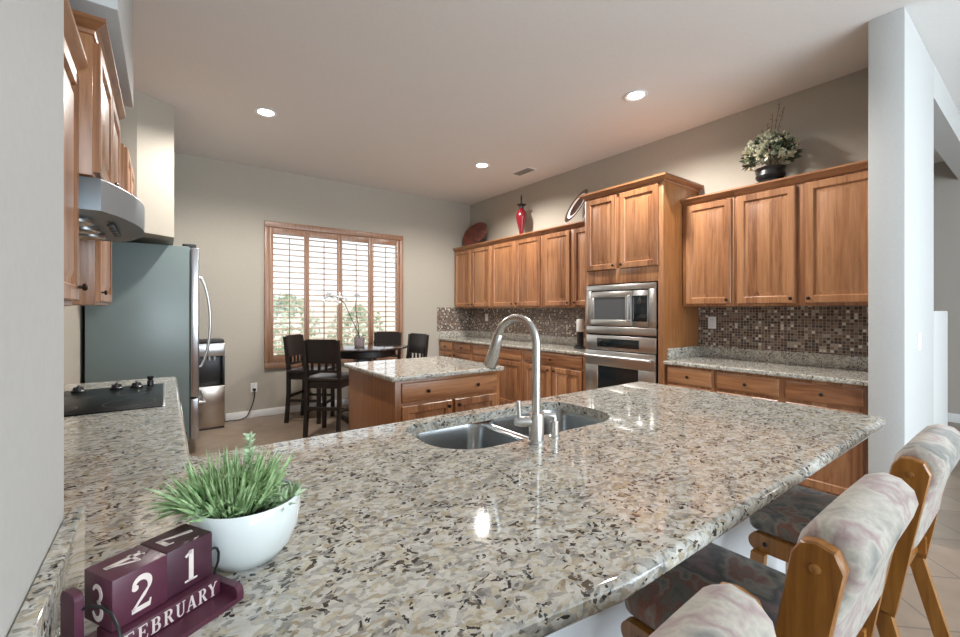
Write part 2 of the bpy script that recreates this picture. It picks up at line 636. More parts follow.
def dup(root, loc, rz, label):
    def cp(o, par):
        c = o.copy()
        COL.objects.link(c)
        if par is not None:
            c.parent = par
        for ch in kids(o):
            cp(ch, c)
        return c
    r = cp(root, None)
    r.location = loc
    r.rotation_euler = (0, 0, rz)
    r['label'] = label
    return r


def struct(name, mb, mat):
    o = mb.build(name, mat)
    o['kind'] = 'structure'
    return o


def frame(o, u, n):
    """local frame: u along the width, z up, n out of the face"""
    u, n = Vector(u), Vector(n)
    M = Matrix.Identity(4)
    for i in range(3):
        M[i][0] = u[i]
        M[i][1] = (0, 0, 1)[i]
        M[i][2] = n[i]
        M[i][3] = o[i]
    return M


TH = 0.021
DOOR = [(0, 0), (0, TH - 0.005), (0.005, TH), (0.052, TH), (0.055, TH - 0.004), (0.060, TH - 0.013), (0.073, TH - 0.013), (0.104, TH - 0.002)]
SLAB = [(0, 0), (0, TH - 0.007), (0.004, TH - 0.003), (0.012, TH)]


def add_knob(parent, o, n, mat=None, r=0.014):
    o, n = Vector(o), Vector(n)
    k = MB()
    k.tube([o, o + n * 0.012, o + n * 0.014, o + n * 0.022, o + n * 0.027], [0.006, 0.005, r * 0.85, r, r * 0.55], 12)
    return k.build('knob', mat or BRONZE, parent)


def put_door(root, o, u, n, w, h, knob=None, name='door', mat=None, steps=None):
    m = MB()
    st = steps or DOOR
    if w < 0.24 and st is DOOR:
        st = [(i * w / 0.26, d) for i, d in DOOR]
    m.rect_loft(w, h, st, frame(o, u, n))
    d = m.build(name, mat or (WOODH if name == 'drawer' else WOODV), root)
    if knob:
        pts = knob if isinstance(knob, list) else [knob]
        for (ku, kv) in pts:
            p = Vector(o) + Vector(u) * ku + Vector((0, 0, kv)) + Vector(n) * (TH - 0.001)
            add_knob(d, p, n)
    return d


def crown(root, x0, x1, y0, y1, z, sides, proj=0.045, h=0.055, mat=None):
    """stepped crown moulding around a cabinet top; sides: which of '-x +x -y +y' step out"""
    m = MB()
    loops = []
    for f, dz in ((0.0, 0.0), (0.15, 0.004), (0.22, 0.016), (0.5, 0.026), (0.85, 0.036), (1.0, 0.042), (1.0, h)):
        p = proj * f
        a0 = x0 - (p if '-x' in sides else 0)
        a1 = x1 + (p if '+x' in sides else 0)
        b0 = y0 - (p if '-y' in sides else 0)
        b1 = y1 + (p if '+y' in sides else 0)
        loops.append([(a0, b0, z + dz), (a1, b0, z + dz), (a1, b1, z + dz), (a0, b1, z + dz)])
    m.loft(loops)
    return m.build('crown', mat or WOODH, root)


# ------------------------------------------------------------------ the shell
WX, BY, CZ = 4.29, 6.11, 3.21
LX = -0.58       # the cooktop wall
SX = -0.14       # the stub wall beside the camera
SY = 1.02        # where the stub wall ends
struct('floor', MB().box(-1.0, 8.2, -4.3, BY + 0.2, -0.05, 0.0), TILE)
struct('ceiling', MB().box(-1.0, 8.2, -4.3, BY + 0.2, CZ, CZ + 0.1), CEIL)
struct('wall_left', MB().box(LX - 0.15, LX, SY, BY, 0, CZ), WALL)
struct('wall_near', MB().box(LX - 0.15, SX, -4.0, SY, 0, CZ, 0.008), STUB)
struct('wall_right', MB().box(WX, WX + 0.15, 0.72, BY, 0, CZ), WALL)
# back wall with the window opening
W0, W1, WZ0, WZ1 = 1.085, 2.94, 0.665, 2.475
wb = MB()
wb.box(LX - 0.15, W0, BY, BY + 0.15, 0, CZ)
wb.box(W1, WX + 0.15, BY, BY + 0.15, 0, CZ)
wb.box(W0, W1, BY, BY + 0.15, 0, WZ0)
wb.box(W0, W1, BY, BY + 0.15, WZ1, CZ)
struct('wall_back', wb, WALL)
# pillar wall at the end of the cabinet run: full height, opening with a low wall beyond it
wp = MB()
wp.box(3.6, 4.603, 0.551, 0.72, 0, CZ, 0.006)
wp.box(4.603, 5.28, 0.551, 0.72, 0, 1.365, 0.006)
wp.box(4.603, 8.1, 0.551, 0.72, 2.956, CZ)
struct('wall_pillar', wp, STUB)
struct('wall_far_right', MB().box(7.75, 7.9, -4.0, BY, 0, CZ), simple('taupe_wall_paint', (0.42, 0.38, 0.34), 0.85, noise=0.02, scale=60))
wf = MB()
wf.box(LX - 0.15, 0.0, -4.15, -4.0, 0, CZ)
wf.box(4.8, 7.9, -4.15, -4.0, 0, CZ)
wf.box(0.0, 4.8, -4.15, -4.0, 2.55, CZ)
struct('wall_front', wf, WALL)
bs = MB()
bs.box(0.60, W1 + 0.7, BY - 0.014, BY, 0, 0.092, 0.003)
struct('baseboard_back', bs, WHITE)
bs = MB()
bs.box(7.735, 7.75, -4.0, BY, 0, 0.11, 0.003)
struct('baseboard_far_right', bs, WHITE)
bs = MB()
bs.box(3.6, 5.28, 0.537, 0.551, 0, 0.092, 0.003)
struct('baseboard_pillar', bs, WHITE)
# soffit over the hood and bulkhead over the refrigerator
struct('ceiling_soffit', MB().box(LX, -0.146, 2.14, 3.12, 2.52, CZ, 0.004), STUB)
struct('ceiling_bulkhead', MB().prism([(LX, 4.56), (-0.19, 4.56), (0.064, 4.76), (0.064, BY), (LX, BY)], 2.03, CZ), WALL)
# mosaic tiling behind the two counters
struct('trim_1', MB().box(WX - 0.008, WX, 0.72, 2.13, 1.018, 1.415), MOSAIC)
mz = MB()
mz.box(WX - 0.008, WX, 3.03, BY, 1.018, 1.415)
mz.box(3.62, WX - 0.008, BY - 0.008, BY, 1.018, 1.415)
struct('trim_2', mz, MOSAIC)

# ------------------------------------------------------------------ window with shutters
win = MB()
o0, o1, z0, z1 = 1.03, 2.995, 0.608, 2.53
for a in ((o0, o1, z1 - 0.075, z1), (o0, o1, z0, z0 + 0.075)):
    win.box(a[0], a[1], BY - 0.035, BY + 0.06, a[2], a[3], 0.005)
for a in ((o0, o0 + 0.062), (o1 - 0.062, o1)):
    win.box(a[0], a[1], BY - 0.035, BY + 0.06, z0 + 0.075, z1 - 0.075, 0.005)
wo = win.build('window_1', SHUT)
wo['kind'] = 'structure'
MB().box(W0, W1, BY + 0.105, BY + 0.111, WZ0, WZ1).build('pane', CLEAR, wo)
edges = [(1.094, 1.552), (1.556, 2.004), (2.010, 2.468), (2.472, 2.931)]
clear = [(1.136, 1.523), (1.588, 1.971), (2.043, 2.432), (2.51, 2.885)]
names = ['leftmost of the four wooden shutter panels in the dining window', 'second wooden shutter panel from the left in the dining window',
         'third wooden shutter panel from the left, behind the orchid', 'rightmost of the four wooden shutter panels in the dining window']
for (a, b), (c, d), lab in zip(edges, clear, names):
    s = thing('window_shutter', lab, 'shutter', (a, BY - 0.006, 0.684), group='window shutters')
    f = MB()
    zt, zb = 2.453, 0.686
    y0, y1 = BY - 0.022, BY + 0.010
    f.box(a, c, y0, y1, zb, zt, 0.003)
    f.box(d, b, y0, y1, zb, zt, 0.003)
    f.box(c, d, y0, y1, 2.368, zt, 0.003)
    f.box(c, d, y0, y1, zb, 0.783, 0.003)
    f.build('shutter_frame', SHUT, s)
    lv = MB()
    n = 21
    for i in range(n):
        z = 0.783 + (i + 0.5) * (2.368 - 0.783) / n
        M = Matrix.Translation(((c + d) / 2, BY + 0.002, z)) @ Matrix.Rotation(R(9), 4, 'X')
        hw = (d - c) / 2 - 0.002
        prof = [(-0.032, 0), (-0.022, 0.007), (0, 0.0095), (0.022, 0.007), (0.032, 0), (0.022, -0.007), (0, -0.0095), (-0.022, -0.007)]
        lv.loft([[(-hw, y, zz) for y, zz in prof], [(hw, y, zz) for y, zz in prof]], mat=M)
    lv.build('louvres', LOUV, s)
    MB().box((c + d) / 2 - 0.006, (c + d) / 2 + 0.006, BY - 0.044, BY - 0.031, 0.83, 2.33, 0.002).build('tilt_rod', SHUT, s)

# garden seen through the louvres
struct('ground_yard', MB().box(-6, 12, BY + 0.2, 20, -0.12, -0.06), YARD)
struct('wall_garden', MB().box(-6, 12, 13.0, 13.2, -0.1, 1.7), BLOCK)


def bush(x, y, r, h, n, label):
    m = MB()
    for _ in range(n):
        th, ph = random.uniform(0, 2 * PI), random.uniform(0, PI)
        k = random.uniform(0.55, 1.0)
        p = Vector((x + r * k * math.cos(th) * math.sin(ph), y + r * k * math.sin(th) * math.sin(ph), h * 0.5 + h * 0.48 * k * math.cos(ph) - 0.06))
        d = Vector((random.gauss(0, 1), random.gauss(0, 1), random.gauss(0, 1))).normalized() * 0.09
        e = d.cross(Vector((random.gauss(0, 1), random.gauss(0, 1), random.gauss(0, 1)))).normalized() * 0.04
        m.poly([p - d, p + e, p + d, p - e])
    m.tube([(x, y, -0.07), (x, y, h * 0.6)], [0.05, 0.02], 6)
    o = m.build('garden_shrub', BUSH)
    o.location = (0, 0, 0)
    return tag(o, label, 'shrub', 'garden shrubs')


bush(2.3, 11.2, 0.9, 1.9, 900, 'green shrub outside behind the two middle shutter panels')
bush(4.4, 11.8, 0.8, 1.6, 700, 'green shrub outside behind the right shutter panel')

# ------------------------------------------------------------------ upper cabinets on the right wall
UB, UT = 1.405, 2.365       # underside and top of the boxes
FX = 3.972                  # face of the box, doors stand proud towards the room


def upper_right(label, y0, y1, doors, name='wall_cabinet', group='upper cabinets'):
    t = thing(name, label, 'cabinet', (WX, (y0 + y1) / 2, UB), group=group)
    b = MB()
    b.box(FX, WX - 0.001, y0 + 0.001, y1 - 0.001, UB, UT, 0.002)
    b.build('body', WOODV, t)
    for (a, c, ks) in doors:
        w = c - a
        kn = (0.028, 0.035) if ks == 'n' else (w - 0.028, 0.035)
        put_door(t, (FX, a, UB + 0.022), (0, 1, 0), (-1, 0, 0), w, UT - UB - 0.04, kn)
    crown(t, FX, WX - 0.002, y0, y1, UT - 0.004, '-x', 0.05, 0.055)
    return t


upper_right('double upper cabinet in the corner by the dining wall, oval platter on top', 5.085, BY - 0.005, [(5.62, 6.08, 'n'), (5.115, 5.60, 'f')])
upper_right('double upper cabinet left of the oven tower, red vase on top', 4.02, 5.082, [(4.565, 5.06, 'n'), (4.04, 4.525, 'f')])
upper_right('double upper cabinet against the oven tower, tilted plate on top', 3.04, 4.017, [(3.53, 3.955, 'n'), (3.06, 3.47, 'f')])
upper_right('single door upper cabinet just right of the oven tower', 1.667, 2.128, [(1.69, 2.09, 'n')])
upper_right('double upper cabinet beside the white pillar, flower pot on top', 0.722, 1.664, [(1.217, 1.64, 'n'), (0.735, 1.157, 'f')])

# ------------------------------------------------------------------ oven tower
TX = 3.66
tw = thing('oven_tower', 'tall wooden oven cabinet holding the microwave and wall oven', 'cabinet', (WX, 2.58, 0))
b = MB()
ty0, ty1 = 2.132, 3.03
b.box(TX, WX - 0.001, ty0, ty0 + 0.02, 0.0, 2.55, 0.001)
b.box(TX, WX - 0.001, ty1 - 0.02, ty1, 0.0, 2.55, 0.001)
b.box(WX - 0.02, WX - 0.001, ty0 + 0.02, ty1 - 0.02, 0.0, 2.55)
b.box(TX, WX - 0.02, ty0 + 0.02, ty1 - 0.02, 2.53, 2.55)
b.build('carcass', WOODS, tw)
b = MB()
b.box(TX - 0.018, TX, ty0, ty0 + 0.05, 0.1, 2.55, 0.002)
b.box(TX - 0.018, TX, ty1 - 0.045, ty1, 0.1, 2.55, 0.002)
b.box(TX - 0.018, TX, ty0 + 0.05, ty1 - 0.045, 1.64, 1.80, 0.002)
b.box(TX - 0.018, TX, ty0 + 0.05, ty1 - 0.045, 2.50, 2.55, 0.002)
b.box(TX - 0.018, TX, 2.565, 2.645, 1.79, 2.51, 0.002)
b.box(TX - 0.018, TX, ty0 + 0.05, ty1 - 0.045, 0.10, 0.36, 0.002)
b.box(TX - 0.004, TX + 0.35, ty0 + 0.02, ty1 - 0.02, 1.785, 1.80)
b.box(TX - 0.004, TX + 0.35, ty0 + 0.02, ty1 - 0.02, 0.345, 0.36)
b.build('face_frame', WOODV, tw)
put_door(tw, (TX - 0.018, 2.175, 1.785), (0, 1, 0), (-1, 0, 0), 0.41, 0.745, (0.382, 0.035))
put_door(tw, (TX - 0.018, 2.625, 1.785), (0, 1, 0), (-1, 0, 0), 0.375, 0.745, (0.028, 0.035))
put_door(tw, (TX - 0.018, 2.19, 0.11), (0, 1, 0), (-1, 0, 0), 0.78, 0.22, (0.39, 0.11), name='drawer', steps=SLAB)
crown(tw, TX - 0.018, WX - 0.002, ty0, ty1, 2.545, '-x-y+y', 0.05, 0.06)

# microwave with its trim kit
mx = TX - 0.02
mw = thing('microwave', 'stainless steel microwave built into the oven tower above the oven', 'microwave', (mx, 2.6, 1.125))
a0, a1, c0, c1 = 2.195, 3.0, 1.128, 1.628
m = MB()
m.box(mx - 0.012, mx + 0.001, a0, a1, c1 - 0.055, c1, 0.003)
m.box(mx - 0.012, mx + 0.001, a0, a1, c0, c0 + 0.075, 0.003)
m.box(mx - 0.012, mx + 0.001, a0, a0 + 0.075, c0 + 0.075, c1 - 0.055, 0.003)
m.box(mx - 0.012, mx + 0.001, a1 - 0.06, a1, c0 + 0.075, c1 - 0.055, 0.003)
m.build('trim_kit', STEEL, mw)
MB().box(mx - 0.003, mx + 0.4, a0 + 0.03, a1 - 0.055, c0 + 0.07, c1 - 0.05).build('oven_cavity', BLACK, mw)
m = MB()
d0, d1, e0, e1 = 2.44, 2.932, 1.212, 1.560      # the door, left part as one faces it
m.box(mx - 0.024, mx - 0.004, d0, d1, e1 - 0.062, e1, 0.003)
m.box(mx - 0.024, mx - 0.004, d0, d1, e0, e0 + 0.062, 0.003)
m.box(mx - 0.024, mx - 0.004, d1 - 0.04, d1, e0 + 0.06, e1 - 0.06, 0.003)
m.box(mx - 0.024, mx - 0.004, d0, d0 + 0.075, e0 + 0.06, e1 - 0.06, 0.003)
dr = m.build('door', STEEL, mw)
MB().box(mx - 0.019, mx - 0.009, d0 + 0.07, d1 - 0.035, e0 + 0.055, e1 - 0.055).build('door_window', GREYG, dr)
m = MB()
m.tube([(mx - 0.024, d0 + 0.03, e0 + 0.05), (mx - 0.05, d0 + 0.03, e0 + 0.06), (mx - 0.05, d0 + 0.03, e1 - 0.06), (mx - 0.024, d0 + 0.03, e1 - 0.05)], 0.011, 10)
m.build('handle', STEEL, dr)
m = MB()
m.box(mx - 0.018, mx - 0.004, 2.275, 2.436, e0, e1, 0.003)
cp = m.build('control_panel', STEEL, mw)
m = MB()
m.box(mx - 0.021, mx - 0.006, 2.28, 2.436, e0 + 0.05, e1 - 0.05, 0.002)
m.build('keypad', BLACKG, cp)

# wall oven
ov = thing('wall_oven', 'stainless steel wall oven below the microwave in the tower', 'oven', (mx, 2.6, 0.36))
MB().box(mx - 0.012, mx + 0.001, 2.195, 3.0, 0.965, 1.112, 0.004).build('control_panel', STEEL, ov)
MB().box(mx - 0.0145, mx - 0.006, 2.37, 2.86, 0.995, 1.082, 0.002).build('display', BLACKG, ov)
MB().box(mx - 0.003, mx + 0.45, 2.2, 2.98, 0.365, 1.10).build('oven_body', BLACK, ov)
m = MB()
m.box(mx - 0.028, mx - 0.004, 2.195, 3.0, 0.80, 0.955, 0.004)
m.box(mx - 0.028, mx - 0.004, 2.195, 3.0, 0.37, 0.47, 0.004)
m.box(mx - 0.028, mx - 0.004, 2.195, 2.37, 0.47, 0.80, 0.003)
m.box(mx - 0.028, mx - 0.004, 2.84, 3.0, 0.47, 0.80, 0.003)
dr = m.build('door', STEEL, ov)
MB().box(mx - 0.024, mx - 0.010, 2.36, 2.85, 0.465, 0.805).build('door_window', BLACKG, dr)
m = MB()
hx = mx - 0.07
m.tube([(mx - 0.026, 2.25, 0.90), (hx, 2.25, 0.90)], 0.009, 10)
m.tube([(mx - 0.026, 2.945, 0.90), (hx, 2.945, 0.90)], 0.009, 10)
m.tube([(hx, 2.22, 0.90), (hx, 2.975, 0.90)], 0.013, 12)
m.build('handle', STEEL, dr)

# ------------------------------------------------------------------ base cabinets and counters on the right wall
BX = 3.672


def base_right(label, y0, y1, drawers, doors):
    t = thing('base_cabinet', label, 'cabinet', (WX, (y0 + y1) / 2, 0), group='base cabinets along the right wall')
    b = MB()
    b.box(BX, WX - 0.001, y0 + 0.001, y1 - 0.001, 0.10, 0.878, 0.002)
    b.box(BX + 0.07, WX - 0.01, y0 + 0.001, y1 - 0.001, 0.0, 0.10)
    b.build('body', WOODV, t)
    for a, c in drawers:
        put_door(t, (BX, a, 0.725), (0, 1, 0), (-1, 0, 0), c - a, 0.13, ((c - a) / 2, 0.065), name='drawer', steps=SLAB)
    for a, c, s in doors:
        w = c - a
        put_door(t, (BX, a, 0.125), (0, 1, 0), (-1, 0, 0), w, 0.575, ((0.028 if s == 'n' else w - 0.028), 0.535))
    return t


base_right('two drawer base cabinet in the corner by the dining wall', 5.17, BY - 0.005, [(5.70, 6.07), (5.20, 5.65)], [(5.70, 6.07, 'n'), (5.20, 5.65, 'f')])
base_right('wide drawer base cabinet between corner cabinet and tower side cabinet', 4.045, 5.168, [(4.075, 5.135)], [(4.62, 5.135, 'n'), (4.075, 4.58, 'f')])
base_right('wide drawer base cabinet left of the oven tower', 3.032, 4.042, [(3.085, 4.01)], [(3.56, 4.01, 'n'), (3.085, 3.52, 'f')])
base_right('single drawer base cabinet just right of the oven tower', 1.697, 2.13, [(1.72, 2.10)], [(1.72, 2.10, 'n')])
base_right('two drawer base cabinet ending at the white pillar', 0.722, 1.695, [(1.232, 1.672), (0.752, 1.188)], [(1.232, 1.672, 'n'), (0.752, 1.188, 'f')])


def offset_poly(poly, d):
    n = len(poly)
    out = []
    for i in range(n):
        p0, p1, p2 = Vector(poly[i - 1]), Vector(poly[i]), Vector(poly[(i + 1) % n])
        a, b = (p1 - p0).normalized(), (p2 - p1).normalized()
        na, nb = Vector((-a.y, a.x)), Vector((-b.y, b.x))
        k = (na + nb)
        k = k / max(0.2, k.dot(na)) if k.length > 1e-6 else na
        q = p1 + k * d
        out.append((q.x, q.y))
    return out


def round_poly(poly, radii, seg=6):
    out = []
    n = len(poly)
    for i in range(n):
        p0, p1, p2 = Vector(poly[i - 1]), Vector(poly[i]), Vector(poly[(i + 1) % n])
        r = radii[i] if isinstance(radii, (list, tuple)) else radii
        if r <= 0:
            out.append(tuple(p1))
            continue
        a, b = (p0 - p1).normalized(), (p2 - p1).normalized()
        ang = a.angle(b)
        t = r / math.tan(ang / 2)
        s, e = p1 + a * t, p1 + b * t
        c = p1 + (a + b).normalized() * (r / math.sin(ang / 2))
        a0 = math.atan2(s.y - c.y, s.x - c.x)
        a1 = math.atan2(e.y - c.y, e.x - c.x)
        while a1 - a0 > PI:
            a1 -= 2 * PI
        while a1 - a0 < -PI:
            a1 += 2 * PI
        for k in range(seg + 1):
            q = a0 + (a1 - a0) * k / seg
            out.append((c.x + r * math.cos(q), c.y + r * math.sin(q)))
    return out


def slab(poly, z0, z1, r=0.012, holes=()):
    """stone slab with an eased edge; poly runs counter-clockwise"""
    m = MB()
    prof = []
    for k in range(5):
        a = k / 4 * PI / 2
        prof.append((r * (1 - math.sin(a)), z0 + r * (1 - math.cos(a))))
    for k in range(5):
        a = k / 4 * PI / 2
        prof.append((r * (1 - math.cos(a)), z1 - r * (1 - math.sin(a))))
    prof = [(r + 0.003, z0)] + prof + [(r + 0.003, z1)]
    t = bmesh.new()
    loops = [[t.verts.new((x, y, z)) for x, y in offset_poly(poly, ins)] for ins, z in prof]
    n = len(poly)
    for A, B in zip(loops, loops[1:]):
        for k in range(n):
            t.faces.new((A[k], A[(k + 1) % n], B[(k + 1) % n], B[k]))

    def ring_edges(vs_):
        es = []
        for k in range(len(vs_)):
            e = t.edges.get((vs_[k], vs_[(k + 1) % len(vs_)]))
            es.append(e or t.edges.new((vs_[k], vs_[(k + 1) % len(vs_)])))
        return es
    top, bot = ring_edges(loops[-1]), ring_edges(loops[0])
    for h in holes:
        ht = [t.verts.new((x, y, z1)) for x, y in h]
        hb = [t.verts.new((x, y, z0)) for x, y in h]
        for k in range(len(h)):
            t.faces.new((ht[k], hb[k], hb[(k + 1) % len(h)], ht[(k + 1) % len(h)]))
        top += ring_edges(ht)
        bot += ring_edges(hb)
    bmesh.ops.triangle_fill(t, use_beauty=True, edges=top)
    bmesh.ops.triangle_fill(t, use_beauty=True, edges=bot)
    m._merge(t)
    return m


def counter_right(label, y0, y1):
    t = thing('countertop', label, 'countertop', (WX, (y0 + y1) / 2, 0.88))
    slab([(3.640, y0), (WX - 0.001, y0), (WX - 0.001, y1), (3.640, y1)], 0.879, 0.914, 0.010).build('slab', GRANITE, t)
    return t


c = counter_right('granite countertop along the right wall beside the white pillar', 0.722, 2.130)
m = MB()
m.box(WX - 0.021, WX - 0.001, 0.722, 2.13, 0.914, 1.018, 0.003)
m.box(3.70, WX - 0.021, 2.11, 2.13, 0.914, 1.018, 0.003)
m.build('backsplash', GRANITE, c)
c = counter_right('granite countertop along the right wall between dining wall and oven tower', 3.032, BY - 0.002)
m = MB()
m.box(WX - 0.021, WX - 0.001, 3.032, BY - 0.002, 0.914, 1.018, 0.003)
m.box(3.66, WX - 0.021, BY - 0.022, BY - 0.002, 0.914, 1.018, 0.003)
m.build('backsplash', GRANITE, c)

# ------------------------------------------------------------------ centre island
isl = thing('kitchen_island', 'freestanding wooden kitchen island with drawer and two doors in mid kitchen', 'island', (1.735, 3.175, 0))
b = MB()
ix0, ix1, iy0, iy1 = 1.275, 2.20, 2.715, 3.64
b.box(ix0, ix1, iy0, iy1, 0.10, 0.878, 0.002)
b.box(ix0 + 0.05, ix1 - 0.05, iy0 + 0.07, iy1 - 0.05, 0.0, 0.10)
b.build('body', WOODS, isl)
put_door(isl, (ix0 + 0.045, iy0, 0.725), (1, 0, 0), (0, -1, 0), 0.84, 0.135, [(0.20, 0.068), (0.64, 0.068)], name='drawer', steps=SLAB)
put_door(isl, (ix0 + 0.045, iy0, 0.125), (1, 0, 0), (0, -1, 0), 0.405, 0.575, (0.375, 0.535))
put_door(isl, (ix0 + 0.480, iy0, 0.125), (1, 0, 0), (0, -1, 0), 0.405, 0.575, (0.03, 0.535))
ct = thing('countertop', 'granite top lying on the freestanding island', 'countertop', (1.735, 3.175, 0.879))
slab(round_poly([(1.235, 2.68), (2.232, 2.68), (2.232, 3.67), (1.235, 3.67)], 0.02, 3), 0.879, 0.914, 0.011).build('slab', GRANITE, ct)

# ------------------------------------------------------------------ big L-shaped countertop with the sink
sink_hole = round_poly([(0.705, 1.13), (1.60, 1.095), (1.585, 1.515), (0.735, 1.535)], [0.17, 0.17, 0.10, 0.10], 8)
Lp = round_poly([(SX + 0.001, 0.50), (0.35, 0.47), (0.62, 0.432), (2.472, 0.432), (2.472, 1.607), (0.064, 1.612), (0.064, 3.63), (LX + 0.001, 3.63), (LX + 0.001, SY + 0.001), (SX + 0.001, SY + 0.001)],
                [0, 0, 0, 0.03, 0.03, 0.03, 0.02, 0, 0, 0], 5)
big = thing('countertop', 'large speckled granite peninsula countertop in front, with the sink cut in', 'countertop', (1.2, 1.02, 0.874))
slab(Lp, 0.874, 0.914, 0.015, [sink_hole]).build('slab', GRANITE, big)
m = MB()
m.box(SX + 0.001, SX + 0.024, 0.50, 1.045, 0.914, 1.016, 0.003)
m.build('backsplash', GRANITE, big)

# sink: two bowls
sk = thing('kitchen_sink', 'double bowl stainless steel sink set under the granite', 'sink', (1.13, 1.32, 0.70))


def bowl(poly, depth, name):
    m = MB()
    loops = []
    prof = [(0.0, 0.0), (0.004, -0.02), (0.010, -depth * 0.6), (0.022, -depth * 0.88), (0.05, -depth * 0.98), (0.085, -depth)]
    n = len(poly)
    cx = sum(p[0] for p in poly) / n
    cy = sum(p[1] for p in poly) / n

    def shrink(ins):
        return [(cx + (x - cx) * (1 - ins / 0.19), cy + (y - cy) * (1 - ins / 0.19)) for x, y in poly]
    for ins, z in prof:
        loops.append([(x, y, 0.8735 + z) for x, y in shrink(ins)])
    out = [[(x, y, 0.8735 + z - 0.004) for x, y in shrink(ins - 0.004)] for ins, z in prof]
    m.loft(out[::-1] + loops, cap0=True, cap1=True)
    return m.build(name, SINKM, sk, 50)


bowl(round_poly([(0.705, 1.13), (1.108, 1.114), (1.108, 1.526), (0.735, 1.535)], [0.165, 0.07, 0.07, 0.10], 8), 0.20, 'left_bowl')
bowl(round_poly([(1.146, 1.113), (1.60, 1.095), (1.585, 1.515), (1.146, 1.525)], [0.07, 0.165, 0.10, 0.07], 8), 0.20, 'right_bowl')
m = MB()
m.box(1.105, 1.149, 1.11, 1.525, 0.855, 0.871, 0.006)
m.build('divider', SINKM, sk)
for cx in (0.94, 1.34):
    m = MB()
    m.lathe([(0, 0), (0.045, 0), (0.045, 0.004), (0.03, 0.005), (0.0, 0.002)], (cx, 1.33, 0.6735), 20)
    m.build('drain', STEEL, sk)

# faucet
fc = thing('kitchen_faucet', 'tall gooseneck pull-down faucet at the near edge of the sink', 'faucet', (1.027, 1.066, 0.9142))
m = MB()
fx, fy = 1.027, 1.066
m.lathe([(0, 0), (0.031, 0), (0.031, 0.006), (0.0265, 0.012), (0.0265, 0.094), (0.024, 0.102), (0.0, 0.102)], (fx, fy, 0.9142), 28)
m.build('base', NICKEL, fc)
m = MB()
dirx, diry = -0.235, 0.972
pts = [(fx, fy, 1.012), (fx, fy, 1.10), (fx, fy, 1.20)]
Rr = 0.083
zc = 1.258
for k in range(0, 17):
    a = k / 16 * R(166)
    s = Rr - Rr * math.cos(a)
    pts.append((fx + dirx * s, fy + diry * s, zc + Rr * math.sin(a)))
s0, zl = s, pts[-1][2]
m.tube(pts, 0.0145, 16)
m.build('gooseneck', NICKEL, fc)
p = Vector(pts[-1])
d = (Vector(pts[-1]) - Vector(pts[-2])).normalized()
m = MB()
m.tube([p - d * 0.004, p, p + d * 0.03, p + d * 0.115, p + d * 0.125], [0.0165, 0.0185, 0.0195, 0.0245, 0.022], 18)
hd = m.build('spray_head', NICKEL, fc)
m = MB()
q = p + d * 0.125
m.tube([q, q + d * 0.003], [0.019, 0.018], 16)
m.build('nozzle', BLACK, hd)
m = MB()
m.tube([(fx, fy, 0.988), (fx - 0.055, fy + 0.03, 0.988), (fx - 0.066, fy + 0.035, 0.988)], [0.018, 0.0175, 0.013], 16)
m.tube([(fx - 0.052, fy + 0.028, 0.994), (fx - 0.055, fy + 0.03, 1.06)], [0.0065, 0.008], 12)
m.build('lever', NICKEL, fc)

# soap dispenser beside it
sd = thing('soap_dispenser', 'short satin metal soap dispenser standing right of the faucet', 'soap dispenser', (1.128, 1.078, 0.9142))
m = MB()
sx_, sy_ = 1.128, 1.078
m.lathe([(0, 0), (0.021, 0), (0.021, 0.005), (0.0165, 0.009), (0.0165, 0.055), (0.010, 0.058), (0.010, 0.068), (0.0, 0.068)], (sx_, sy_, 0.9142), 20)
m.build('body', NICKEL, sd)
m = MB()
m.tube([(sx_, sy_, 0.972), (sx_, sy_, 0.988), (sx_ - 0.025, sy_ + 0.02, 0.992), (sx_ - 0.055, sy_ + 0.045, 0.985)], [0.011, 0.0115, 0.009, 0.006], 12)
m.build('spout', NICKEL, sd)

# peninsula base: white panelled knee wall towards the stools, cupboards towards the kitchen
pb = thing('peninsula_base', 'white panelled base carrying the granite peninsula', 'cabinet', (1.15, 1.15, 0))
m = MB()
m.box(SX + 0.004, 2.42, 0.785, 0.808, 0.0, 0.873, 0.002)
m.box(2.395, 2.42, 0.808, 1.56, 0.0, 0.873, 0.002)
m.build('knee_wall', KNEE, pb)
m = MB()
m.box(SX + 0.004, 2.42, 0.771, 0.785, 0.0, 0.09, 0.003)
m.build('skirting', KNEE, pb)
m = MB()
m.box(0.07, 2.394, 1.545, 1.565, 0.10, 0.873, 0.001)
m.box(0.07, 2.394, 1.50, 1.52, 0.0, 0.10)
m.box(0.05, 0.07, 0.808, 1.565, 0.0, 0.873)
m.build('cupboard_front', WOODV, pb)
for k, x in enumerate((0.16, 0.60, 1.06, 1.52, 1.96)):
    put_door(pb, (x + 0.41, 1.565, 0.125), (-1, 0, 0), (0, 1, 0), 0.41, 0.70, (0.03 if k % 2 else 0.38, 0.65))
lb = thing('base_cabinet', 'wooden base cabinet below the black cooktop on the left wall', 'cabinet', (-0.27, 2.6, 0))
m = MB()
m.box(LX + 0.002, 0.034, 1.63, 3.61, 0.10, 0.873, 0.002)
m.box(LX + 0.002, -0.04, 1.63, 3.61, 0.0, 0.10)
m.build('body', WOODV, lb)
for k, y in enumerate((1.75, 2.2, 2.66, 3.12)):
    put_door(lb, (0.034, y + 0.44, 0.125), (0, -1, 0), (1, 0, 0), 0.42, 0.575, (0.03 if k % 2 else 0.39, 0.535))
    put_door(lb, (0.034, y + 0.44, 0.725), (0, -1, 0), (1, 0, 0), 0.42, 0.13, (0.21, 0.065), name='drawer', steps=SLAB)

